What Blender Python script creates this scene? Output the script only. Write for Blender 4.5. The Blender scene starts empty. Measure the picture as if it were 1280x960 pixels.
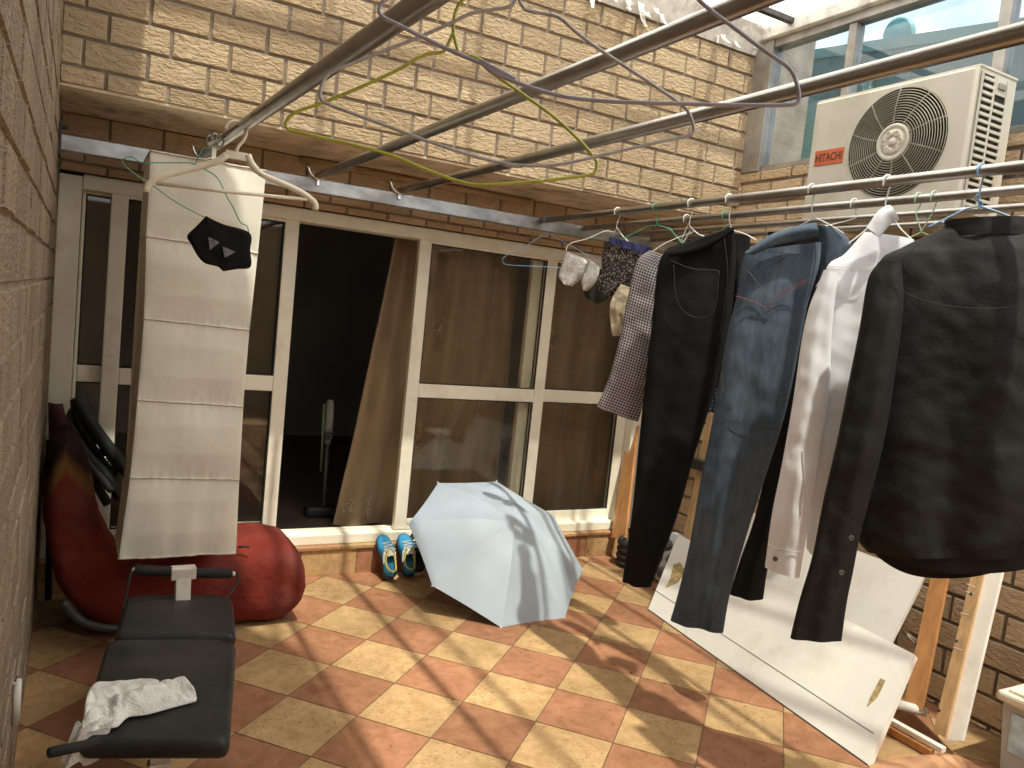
import bpy, bmesh, math, random
from mathutils import Vector, Matrix, noise as mnoise
from math import sin, cos, pi, radians, sqrt

random.seed(7)
scene = bpy.context.scene
COL = scene.collection
V = Vector

# ------------------------------------------------------------------ camera
YAW, PITCH, ROLL, F = 0.51150969, 0.08501972, -0.1028242, 977.85
CAM = V((0, 0, 1.6))
_f = V((sin(YAW)*cos(PITCH), cos(YAW)*cos(PITCH), -sin(PITCH)))
_r = V((cos(YAW), -sin(YAW), 0))
_d = _f.cross(_r)
RIGHT = cos(ROLL)*_r + sin(ROLL)*_d
DOWN = -sin(ROLL)*_r + cos(ROLL)*_d
FWD = _f
cam_data = bpy.data.cameras.new('camera')
cam_data.sensor_width = 36; cam_data.lens = F/1280*36
cam_data.clip_start = 0.02; cam_data.clip_end = 500
cam = bpy.data.objects.new('camera', cam_data); COL.objects.link(cam)
M = Matrix(((RIGHT.x, -DOWN.x, -FWD.x, CAM.x), (RIGHT.y, -DOWN.y, -FWD.y, CAM.y), (RIGHT.z, -DOWN.z, -FWD.z, CAM.z), (0, 0, 0, 1)))
cam.matrix_world = M
scene.camera = cam

def ray(px, py):
    return RIGHT*((px-640)/F) + DOWN*((py-480)/F) + FWD
def U(px, py, axis, val):
    """where the line of sight of a measured photo point meets a plane of the survey"""
    d = ray(px, py); i = 'xyz'.index(axis)
    t = (val-CAM[i])/d[i]
    return CAM + d*t
def UP(px, py, P0, n):
    d = ray(px, py); t = (P0-CAM).dot(n)/d.dot(n)
    return CAM + d*t

# ------------------------------------------------------------------ materials
def new_mat(name):
    m = bpy.data.materials.new(name); m.use_nodes = True
    nt = m.node_tree
    return m, nt, nt.nodes, nt.links, nt.nodes['Principled BSDF']

def mix_rgb(nt, fac, a, b, blend='MIX'):
    n = nt.nodes.new('ShaderNodeMix'); n.data_type = 'RGBA'; n.blend_type = blend
    for sock, v in ((n.inputs[0], fac), (n.inputs[6], a), (n.inputs[7], b)):
        if isinstance(v, (int, float)): sock.default_value = v
        elif isinstance(v, tuple): sock.default_value = (*v[:3], 1)
        else: nt.links.new(v, sock)
    return n.outputs[2]

def coords(nt, scale=(1, 1, 1), rot=(0, 0, 0)):
    tc = nt.nodes.new('ShaderNodeTexCoord'); mp = nt.nodes.new('ShaderNodeMapping')
    mp.inputs['Scale'].default_value = scale; mp.inputs['Rotation'].default_value = rot
    nt.links.new(tc.outputs['Object'], mp.inputs[0])
    return mp.outputs[0]

def noise(nt, vec, scale, detail=4, rough=.55, dist=0):
    n = nt.nodes.new('ShaderNodeTexNoise')
    n.inputs['Scale'].default_value = scale; n.inputs['Detail'].default_value = detail
    n.inputs['Roughness'].default_value = rough; n.inputs['Distortion'].default_value = dist
    nt.links.new(vec, n.inputs['Vector'])
    return n.outputs[0]

def ramp(nt, fac, stops):
    n = nt.nodes.new('ShaderNodeValToRGB')
    el = n.color_ramp.elements
    while len(el) < len(stops): el.new(.5)
    for e, (p, c) in zip(el, stops):
        e.position = p; e.color = (*c, 1) if len(c) == 3 else c
    nt.links.new(fac, n.inputs[0])
    return n.outputs[0]

def bump(nt, h, strength, dist, prev=None):
    n = nt.nodes.new('ShaderNodeBump'); n.inputs['Strength'].default_value = strength
    n.inputs['Distance'].default_value = dist
    nt.links.new(h, n.inputs['Height'])
    if prev is not None: nt.links.new(prev, n.inputs['Normal'])
    return n.outputs[0]

def math_node(nt, op, a, b=None):
    n = nt.nodes.new('ShaderNodeMath'); n.operation = op
    for s, v in ((n.inputs[0], a), (n.inputs[1], b)):
        if v is None: continue
        if isinstance(v, (int, float)): s.default_value = v
        else: nt.links.new(v, s)
    return n.outputs[0]

def pm(name, col, rough=.6, metal=0., var=None, bmp=None, spec=.5, dirt=None, sheen=0, scale=(1, 1, 1)):
    """principled material with noise variation, dirt patches and bump"""
    m, nt, N, L, b = new_mat(name)
    b.inputs['Roughness'].default_value = rough; b.inputs['Metallic'].default_value = metal
    b.inputs['Specular IOR Level'].default_value = spec
    if sheen: b.inputs['Sheen Weight'].default_value = sheen
    vec = coords(nt, scale)
    c = None
    if var:
        s, a = var
        f = noise(nt, vec, s, 5)
        lo = tuple(x*(1-a) for x in col); hi = tuple(min(1, x*(1+a)) for x in col)
        c = ramp(nt, f, [(.3, lo), (.7, hi)])
    if dirt:
        s, dcol, amt = dirt
        f2 = ramp(nt, noise(nt, vec, s, 6, .65), [(.5, (0, 0, 0)), (.72, (amt,)*3)])
        c = mix_rgb(nt, f2, c if c is not None else col, dcol)
    if c is None: b.inputs['Base Color'].default_value = (*col, 1)
    else: L.new(c, b.inputs['Base Color'])
    if bmp:
        items = bmp if isinstance(bmp, list) else [bmp]
        prev = None
        for s, st, d in items:
            prev = bump(nt, noise(nt, vec, s, 5), st, d, prev)
        L.new(prev, b.inputs['Normal'])
    return m

def brick_mat(name, tones, scale=1., stain=.35, bstr=1.0, fine=None):
    m, nt, N, L, b = new_mat(name)
    at = N.new('ShaderNodeAttribute'); at.attribute_name = 'rnd'
    base = ramp(nt, at.outputs['Fac'], [(i/(len(tones)-1), t) for i, t in enumerate(tones)])
    v = coords(nt)
    n1 = noise(nt, v, 34*scale, 6, .65)
    c = mix_rgb(nt, .4, base, ramp(nt, n1, [(.3, (.62, .57, .5)), (.7, (1.05, 1.05, 1.05))]), 'MULTIPLY')
    st = ramp(nt, noise(nt, coords(nt, (1.6, 1.6, .7)), 1.9, 6, .68), [(.42, (0, 0, 0)), (.70, (stain*1.25,)*3)])
    c = mix_rgb(nt, st, c, tuple(x*.45 for x in tones[0]))
    L.new(c, b.inputs['Base Color'])
    b.inputs['Roughness'].default_value = .9; b.inputs['Specular IOR Level'].default_value = .2
    v2 = coords(nt, (1, 1, 2.6))
    h1 = noise(nt, v2, 24*scale, 4, .55, .7)
    h2 = noise(nt, v, 95*scale, 5, .6)
    nb = bump(nt, h1, bstr*.95, .018)
    nb = bump(nt, h2, .5, .004, nb)
    L.new(nb, b.inputs['Normal'])
    return m

def glass_mat(name, tint=(.92, .95, .93), base=.05, rough=.01, dirt=0., dirtcol=(.5, .48, .4), dscale=3., gloss=.85, dlow=0., trans=.6):
    m, nt, N, L, b = new_mat(name)
    N.remove(b)
    tr = N.new('ShaderNodeBsdfTransparent'); tr.inputs[0].default_value = (*tint, 1)
    gl = N.new('ShaderNodeBsdfGlossy'); gl.inputs['Roughness'].default_value = rough
    lw = N.new('ShaderNodeLayerWeight'); lw.inputs[0].default_value = .5
    f = math_node(nt, 'POWER', lw.outputs['Facing'], 4.)
    f = math_node(nt, 'MULTIPLY', f, gloss-base); f = math_node(nt, 'ADD', f, base)
    mx = N.new('ShaderNodeMixShader'); L.new(f, mx.inputs[0]); L.new(tr.outputs[0], mx.inputs[1]); L.new(gl.outputs[0], mx.inputs[2])
    out = mx.outputs[0]
    if dirt > 0:
        df = N.new('ShaderNodeBsdfDiffuse'); df.inputs[0].default_value = (*dirtcol, 1)
        tl = N.new('ShaderNodeBsdfTranslucent'); tl.inputs[0].default_value = (*dirtcol, 1)
        ad = N.new('ShaderNodeMixShader'); ad.inputs[0].default_value = trans
        L.new(df.outputs[0], ad.inputs[1]); L.new(tl.outputs[0], ad.inputs[2])
        v = coords(nt)
        fac = ramp(nt, noise(nt, v, dscale, 5, .6), [(.4, (dlow,)*3), (.75, (dirt,)*3)])
        m2 = N.new('ShaderNodeMixShader'); L.new(fac, m2.inputs[0]); L.new(out, m2.inputs[1]); L.new(ad.outputs[0], m2.inputs[2])
        out = m2.outputs[0]
    L.new(out, N['Material Output'].inputs[0])
    return m

MT = {}
MT['brick_up'] = brick_mat('facade brick', [(.37, .28, .175), (.47, .36, .23), (.52, .405, .265), (.42, .315, .19)], stain=.25)
MT['brick_low'] = brick_mat('recess brick', [(.54, .39, .25), (.62, .46, .30), (.66, .50, .33)], stain=.3)
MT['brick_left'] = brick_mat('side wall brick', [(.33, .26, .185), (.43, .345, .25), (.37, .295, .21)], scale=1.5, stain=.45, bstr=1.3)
MT['brick_right'] = brick_mat('right wall brick', [(.60, .45, .28), (.72, .55, .36), (.66, .49, .31)], stain=.3)
MT['mortar'] = pm('mortar', (.19, .155, .125), .95, var=(9, .3), bmp=(60, .5, .005))
MT['soffit'] = pm('soffit plaster', (.68, .54, .38), .95, var=(4, .3), dirt=(6, (.12, .08, .05), .8), bmp=[(14, .5, .01), (70, .4, .003)])
MT['alu'] = pm('aged aluminium', (.42, .40, .37), .5, .55, var=(5, .3), dirt=(9, (.28, .23, .17), .8), bmp=(30, .2, .002))
MT['upvc'] = pm('cream plastic frame', (.85, .815, .68), .42, var=(3, .06), dirt=(5, (.42, .34, .22), .35), bmp=(9, .06, .004))
MT['gasket'] = pm('dark gasket', (.02, .02, .02), .7)
MT['glass'] = glass_mat('door glass', (.90, .90, .87), .038, .02, .05, (.4, .36, .3), 4.)
MT['glass_roof'] = glass_mat('roof glass', (.95, .96, .95), .04, .03, .60, (.93, .90, .83), 1.1, .6, .27, .93)
MT['glass_clear'] = glass_mat('upper window glass', (.86, .92, .93), .05, .02, .12, (.6, .6, .55), 3.)
MT['glass_teal'] = glass_mat('teal window glass', (.34, .52, .52), .06, .04, .35, (.30, .45, .43), 1.2)
MT['steel'] = pm('stainless tube', (.40, .385, .37), .30, 1., var=(9, .12), dirt=(5, (.22, .17, .13), .55), bmp=(16, .08, .002))
MT['galv'] = pm('galvanised bar', (.36, .36, .35), .32, .9, var=(7, .35), dirt=(4, (.22, .18, .15), .75), bmp=(20, .12, .002), scale=(1, 1, 2))
MT['chrome'] = pm('chrome', (.66, .64, .6), .18, 1.)
MT['dull_steel'] = pm('dull steel wire', (.34, .32, .29), .38, .9, var=(20, .2))
MT['dark_metal'] = pm('dark metal', (.06, .055, .05), .45, .6, var=(20, .3))
MT['flake'] = pm('peeling white paint', (.88, .86, .80), .85, var=(6, .08), dirt=(7, (.20, .14, .09), .75), bmp=[(20, .6, .01)])
MT['canvas'] = pm('off white canvas', (.74, .72, .62), .9, var=(2.5, .06), dirt=(2.2, (.52, .46, .38), .35), bmp=[(5, .22, .02), (420, .25, .0006)], spec=.2, sheen=.05)
MT['canvas_seam'] = pm('canvas piping', (.62, .56, .48), .9, var=(30, .2), bmp=(200, .5, .002))
MT['hanger_white'] = pm('aged white plastic', (.76, .70, .58), .4, var=(8, .1), dirt=(14, (.45, .36, .22), .4))
def wire(n, c): return pm(n, c, .38, 0, var=(40, .18))
MT['w_yellow'] = wire('yellow green coating', (.50, .54, .08))
MT['w_lav'] = wire('lavender grey coating', (.46, .45, .55))
MT['w_grey'] = wire('grey coating', (.52, .52, .53))
MT['w_green'] = wire('green coating', (.07, .32, .19))
MT['w_lgreen'] = wire('light green coating', (.40, .60, .38))
MT['w_blue'] = wire('blue coating', (.20, .38, .58))
MT['w_white'] = wire('white coating', (.80, .80, .76))
FB = [(9, .2, .012), (500, .25, .0006)]
MT['black_cloth'] = pm('black cotton', (.0105, .0102, .010), .88, var=(6, .2), bmp=FB, spec=.12)
MT['black_shirt'] = pm('black poplin', (.0125, .012, .0115), .7, var=(5, .2), bmp=[(11, .4, .012), (34, .3, .005), (600, .3, .0006)], spec=.25)
MT['black_stitch'] = pm('black thread', (.018, .017, .016), .8)
MT['grey_stitch'] = pm('grey seam thread', (.032, .032, .03), .8)
MT['white_cloth'] = pm('white cotton', (.84, .855, .90), .85, var=(5, .04), bmp=[(16, .2, .008), (600, .2, .0005)], spec=.2)
MT['white_stitch'] = pm('white seam', (.62, .60, .58), .9)
MT['orange_stitch'] = pm('orange thread', (.07, .055, .04), .8)
MT['red_stitch'] = pm('red thread', (.20, .06, .06), .8)
MT['dark_blue_seam'] = pm('dark denim seam', (.012, .02, .035), .85)
MT['grey_sock'] = pm('grey lace knit', (.50, .48, .47), .95, var=(60, .35), dirt=(30, (.22, .21, .2), .9), bmp=(90, .8, .004))
MT['patch_grey'] = pm('grey patch', (.16, .16, .165), .9, var=(90, .5))
MT['dgreen_cloth'] = pm('dark green cloth', (.03, .032, .022), .9, var=(10, .3), bmp=FB)
MT['beige_cloth'] = pm('beige cloth', (.55, .46, .33), .9, var=(12, .2), bmp=[(14, .6, .03), (300, .3, .001)])
MT['towel'] = pm('white towelling', (.82, .81, .76), .98, var=(25, .12), dirt=(12, (.42, .40, .36), .45), bmp=[(14, .5, .02), (160, .9, .006)], spec=.1, sheen=.2)
MT['vinyl'] = pm('worn black vinyl', (.022, .021, .020), .48, var=(7, .4), dirt=(5, (.06, .052, .045), .6), bmp=[(9, .25, .01), (260, .3, .001)], spec=.3)
MT['foam'] = pm('black foam grip', (.014, .013, .012), .85, bmp=(140, .6, .003))
MT['bench_white'] = pm('white enamel tube', (.66, .62, .54), .4, dirt=(18, (.3, .22, .14), .4))
MT['rubber'] = pm('black rubber', (.016, .015, .014), .7, var=(30, .4), bmp=(60, .3, .003), dirt=(12, (.08, .07, .06), .6))
MT['panel'] = pm('white lacquered board', (.87, .85, .79), .34, var=(3, .06), dirt=(3.0, (.50, .44, .34), .5), bmp=[(4, .05, .01), (40, .06, .001)])
MT['chip'] = pm('bare chipboard', (.42, .31, .15), .9, var=(60, .5), bmp=(90, .8, .004))
MT['groove'] = pm('dark groove', (.06, .05, .04), .9)
MT['wood_orange'] = pm('orange brown wood', (.50, .24, .09), .5, var=(5, .22), bmp=(30, .15, .003), scale=(6, 6, .7))
MT['wood_pale'] = pm('pale wood', (.52, .33, .16), .6, var=(5, .25), bmp=(30, .2, .003), scale=(6, 6, .7))
MT['wood_grey'] = pm('weathered wood', (.34, .24, .15), .8, var=(6, .35), bmp=(40, .4, .004), scale=(6, 6, .7))
MT['umb'] = pm('silver blue umbrella nylon', (.36, .42, .485), .5, var=(4, .05), bmp=[(10, .1, .01), (700, .15, .0005)], spec=.5)
MT['umb_rib'] = pm('umbrella steel', (.5, .5, .5), .35, .9)
MT['umb_under'] = pm('dark tip plastic', (.6, .6, .6), .4)
MT['shoe_blue'] = pm('turquoise blue suede', (.02, .24, .46), .7, var=(20, .2), bmp=(120, .4, .002))
MT['shoe_navy'] = pm('navy sole rubber', (.022, .055, .11), .7, var=(25, .3), bmp=(50, .3, .003))
MT['shoe_white'] = pm('white shoe leather', (.74, .73, .66), .55, dirt=(20, (.45, .4, .3), .4))
MT['shoe_yellow'] = pm('yellow lining', (.62, .52, .06), .85, dirt=(30, (.3, .25, .05), .5))
MT['shoe_black'] = pm('black canvas shoe', (.016, .016, .018), .8, var=(40, .3), bmp=(200, .4, .001))
MT['insole'] = pm('blue insole', (.03, .18, .36), .9)
MT['insole_dark'] = pm('dark insole', (.02, .02, .022), .9)
MT['ac_body'] = pm('cream painted steel', (.58, .55, .47), .5, var=(2.5, .08), dirt=(2.6, (.36, .27, .16), .7), bmp=(20, .08, .002), scale=(1, 1, .6))
MT['ac_dark'] = pm('dark cavity', (.014, .013, .012), .8)
MT['ac_grille'] = pm('grey grille wire', (.34, .31, .25), .5, .2, dirt=(14, (.12, .09, .06), .6))
MT['ac_plate'] = pm('orange red plate', (.58, .13, .05), .5, var=(8, .12))
MT['ac_text'] = pm('dark lettering', (.07, .035, .025), .6)
MT['teal'] = pm('teal painted metal', (.055, .15, .14), .6, var=(2, .15), dirt=(4, (.12, .16, .14), .6))
MT['teal_dark'] = pm('dark teal cladding', (.035, .085, .085), .7, var=(1.5, .3))
MT['tank'] = pm('pale tank steel', (.72, .74, .76), .4, var=(3, .08))
MT['tank_cap'] = pm('turquoise tank cap', (.05, .21, .22), .5, var=(3, .1))
MT['aqua'] = pm('pale aqua sheet', (.42, .74, .66), .6, var=(2, .12))
MT['grit'] = pm('dry dirt crumbs', (.09, .055, .03), .9, var=(50, .5))
MT['shade_sheet'] = glass_mat('added milky shade sheet', (.1, .1, .1), .04, .3, 1., (.62, .59, .53), 1., .2, 1., .42)  # for the unseen sheet added above the glass to cast soft shade
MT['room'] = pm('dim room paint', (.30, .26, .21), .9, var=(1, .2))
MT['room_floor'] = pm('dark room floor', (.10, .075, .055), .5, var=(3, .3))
MT['curtain_emb'] = pm('pale gold embroidery', (.62, .50, .33), .6)
MT['vac_grey'] = pm('grey appliance plastic', (.24, .235, .21), .5, var=(10, .1))
MT['vac_dark'] = pm('dark appliance plastic', (.03, .03, .03), .5)
MT['vac_green'] = pm('olive appliance plastic', (.12, .16, .07), .5)
MT['maroon'] = pm('dark maroon fabric', (.07, .018, .022), .9, var=(12, .3), bmp=FB)
MT['dgreen_pad'] = pm('dark green padded tube', (.018, .026, .022), .55, var=(8, .4), bmp=(20, .3, .01))
MT['grey_tube'] = pm('dark grey enamel tube', (.05, .055, .058), .4, var=(8, .2))
MT['reel'] = pm('cloudy grey plastic', (.46, .47, .46), .4, var=(8, .15))
MT['reel_dark'] = pm('dark grey plastic', (.10, .105, .10), .5, var=(8, .2))
MT['tub'] = pm('cream tub plastic', (.74, .68, .54), .45, dirt=(10, (.5, .4, .25), .35))
MT['tub_body'] = pm('frosted tub plastic', (.46, .49, .50), .4, var=(6, .12))
MT['tub_label'] = pm('pale blue label', (.42, .58, .78), .5, var=(14, .45))
MT['cloth_pink'] = pm('dusty apricot cloth', (.55, .30, .16), .95, var=(6, .3), bmp=FB)
MT['white_pipe'] = pm('white plastic pipe', (.72, .70, .64), .4, dirt=(12, (.4, .35, .28), .4))
MT['pipe_tan'] = pm('tan painted pipe', (.42, .28, .16), .6, var=(6, .2))
MT['button'] = pm('dark button', (.10, .10, .10), .3)
MT['clip'] = pm('green plastic clip', (.12, .30, .12), .45)

def curtain_mat():
    m, nt, N, L, b = new_mat('bronze satin curtain')
    v = coords(nt, (1, 1, .25))
    c = ramp(nt, noise(nt, v, 9, 4), [(.3, (.22, .15, .085)), (.7, (.34, .235, .135))])
    L.new(c, b.inputs['Base Color']); b.inputs['Roughness'].default_value = .42
    b.inputs['Sheen Weight'].default_value = .3
    L.new(bump(nt, noise(nt, coords(nt, (1, 1, .15)), 22, 3), .3, .01), b.inputs['Normal'])
    return m
MT['curtain'] = curtain_mat()

def denim_mat():
    m, nt, N, L, b = new_mat('washed blue denim')
    v = coords(nt)
    f = noise(nt, coords(nt, (1, 1, .45)), 4.5, 5, .6)
    c = ramp(nt, f, [(.2, (.044, .060, .088)), (.55, (.080, .108, .142)), (.85, (.145, .18, .215))])
    c = mix_rgb(nt, .6, c, ramp(nt, noise(nt, coords(nt, (1, 1, .16)), 60, 5, .65), [(.3, (.5, .56, .62)), (.7, (1.15, 1.12, 1.1))]), 'MULTIPLY')
    L.new(c, b.inputs['Base Color']); b.inputs['Roughness'].default_value = .85
    b.inputs['Specular IOR Level'].default_value = .2
    nb = bump(nt, noise(nt, coords(nt, (1, 1, .3)), 13, 5, .6, .2), .4, .014); nb = bump(nt, noise(nt, coords(nt, (1, 1, .3)), 44, 4), .35, .005, nb)
    nb = bump(nt, noise(nt, v, 600, 2), .3, .0008, nb)
    L.new(nb, b.inputs['Normal'])
    return m
MT['denim'] = denim_mat()

def check_mat(name, dark, light, size, rot):
    """woven gingham: two families of stripes multiplied"""
    m, nt, N, L, b = new_mat(name)
    at = N.new('ShaderNodeAttribute'); at.attribute_name = 'cloth'
    sp = N.new('ShaderNodeSeparateXYZ'); L.new(at.outputs['Vector'], sp.inputs[0])
    outs = []
    for k in (0, 1):
        a = math_node(nt, 'MULTIPLY', sp.outputs[k], 1./size)
        a = math_node(nt, 'FRACT', a); outs.append(math_node(nt, 'GREATER_THAN', a, .5))
    s = math_node(nt, 'ADD', outs[0], outs[1]); s = math_node(nt, 'MULTIPLY', s, .5)
    mid = tuple((a*.55+b_*.45) for a, b_ in zip(dark, light))
    c = ramp(nt, s, [(0, light), (.5, mid), (1, dark)])
    L.new(c, b.inputs['Base Color']); b.inputs['Roughness'].default_value = .9
    b.inputs['Specular IOR Level'].default_value = .15
    v = coords(nt)
    L.new(bump(nt, noise(nt, v, 12, 4), .5, .02), b.inputs['Normal'])
    return m
MT['gingham'] = check_mat('black white gingham', (.02, .017, .02), (.46, .41, .43), .0125, .4)
MT['navy_check'] = check_mat('navy check', (.012, .014, .03), (.10, .11, .16), .02, .4)

def pattern_mat():
    m, nt, N, L, b = new_mat('black floral print')
    v = coords(nt)
    vo = N.new('ShaderNodeTexVoronoi'); vo.inputs['Scale'].default_value = 95; L.new(v, vo.inputs['Vector'])
    f = ramp(nt, vo.outputs['Distance'], [(.0, (1, 1, 1)), (.36, (1, 1, 1)), (.44, (0, 0, 0))])
    k = ramp(nt, noise(nt, v, 24, 4), [(.36, (0, 0, 0)), (.5, (1, 1, 1))])
    fk = mix_rgb(nt, 1., f, k, 'MULTIPLY')
    c = mix_rgb(nt, fk, (.010, .009, .012), (.24, .17, .13))
    L.new(c, b.inputs['Base Color']); b.inputs['Roughness'].default_value = .85
    return m
MT['floral'] = pattern_mat()
MT['blue_band'] = pm('royal blue band', (.022, .026, .10), .8, var=(60, .9))

def tile_mat():
    m, nt, N, L, b = new_mat('terrace tiles')
    tone = N.new('ShaderNodeAttribute'); tone.attribute_name = 'tone'
    rnd = N.new('ShaderNodeAttribute'); rnd.attribute_name = 'rnd'
    v = coords(nt)
    big = noise(nt, v, 3.2, 5, .6); fine = noise(nt, v, 19, 6, .65, .4)
    cream = ramp(nt, fine, [(.25, (.35, .215, .10)), (.5, (.49, .32, .155)), (.78, (.57, .39, .21))])
    terra = ramp(nt, fine, [(.25, (.26, .118, .06)), (.5, (.36, .170, .092)), (.78, (.44, .225, .132))])
    c = mix_rgb(nt, tone.outputs['Fac'], cream, terra)
    c = mix_rgb(nt, .45, c, ramp(nt, rnd.outputs['Fac'], [(0, (.60, .60, .60)), (1, (1.2, 1.18, 1.14))]), 'MULTIPLY')
    c = mix_rgb(nt, .5, c, ramp(nt, big, [(.3, (.55, .51, .46)), (.62, (1.05, 1.05, 1.05))]), 'MULTIPLY')
    # travertine pits on the cream tiles
    pit = ramp(nt, noise(nt, coords(nt, (1, 1.7, 1), (0, 0, .7)), 55, 5, .7), [(.57, (0, 0, 0)), (.63, (1, 1, 1))])
    area = ramp(nt, noise(nt, v, 4.5, 3), [(.40, (0, 0, 0)), (.58, (.9,)*3)])
    pm_ = mix_rgb(nt, 1., pit, area, 'MULTIPLY')
    inv = N.new('ShaderNodeInvert'); L.new(tone.outputs['Fac'], inv.inputs[1])
    inv2 = mix_rgb(nt, .2, inv.outputs[0], (1, 1, 1))
    pm2 = mix_rgb(nt, 1., pm_, inv2, 'MULTIPLY')
    c = mix_rgb(nt, pm2, c, (.11, .06, .028))
    L.new(c, b.inputs['Base Color'])
    b.inputs['Roughness'].default_value = .72; b.inputs['Specular IOR Level'].default_value = .22
    nb = bump(nt, fine, .25, .006); nb = bump(nt, pit, -.4, .004, nb)
    L.new(nb, b.inputs['Normal'])
    return m
MT['tile'] = tile_mat()
MT['grout'] = pm('dirty grout', (.15, .095, .055), .95, var=(30, .3))

def red_mat():
    m, nt, N, L, b = new_mat('red chair cover')
    at = N.new('ShaderNodeAttribute'); at.attribute_name = 'cloth'
    sp = N.new('ShaderNodeSeparateXYZ'); L.new(at.outputs['Vector'], sp.inputs[0])
    t = math_node(nt, 'ADD', sp.outputs[0], math_node(nt, 'MULTIPLY', math_node(nt, 'ABSOLUTE', sp.outputs[2]), -.09))
    r = N.new('ShaderNodeValToRGB'); r.color_ramp.interpolation = 'LINEAR'
    el = r.color_ramp.elements
    stops = [(0, (.03, .014, .012)), (.012, (.05, .025, .015)), (.05, (.17, .085, .022)), (.072, (.17, .075, .022)), (.088, (.17, .026, .018))]
    while len(el) < len(stops): el.new(.5)
    for e, (p, c) in zip(el, stops): e.position = p; e.color = (*c, 1)
    L.new(t, r.inputs[0])
    v = coords(nt)
    c = mix_rgb(nt, .5, r.outputs[0], ramp(nt, noise(nt, v, 6, 5), [(.3, (.5, .5, .5)), (.7, (1.25, 1.3, 1.3))]), 'MULTIPLY')
    c = mix_rgb(nt, ramp(nt, noise(nt, v, 3.5, 6, .65), [(.5, (0, 0, 0)), (.75, (.5, .5, .5))]), c, (.15, .085, .07))
    L.new(c, b.inputs['Base Color']); b.inputs['Roughness'].default_value = .92; b.inputs['Specular IOR Level'].default_value = .15
    nb = bump(nt, noise(nt, v, 9, 5), .55, .03); L.new(bump(nt, noise(nt, v, 300, 2), .3, .001, nb), b.inputs['Normal'])
    return m
MT['red'] = red_mat()

# ------------------------------------------------------------------ object helpers
def tag(o, label, cat, group=None):
    o['label'] = label; o['category'] = cat
    if group: o['group'] = group
    o['kind'] = 'thing'
    return o
def structure(o): o['kind'] = 'structure'; return o

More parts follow.
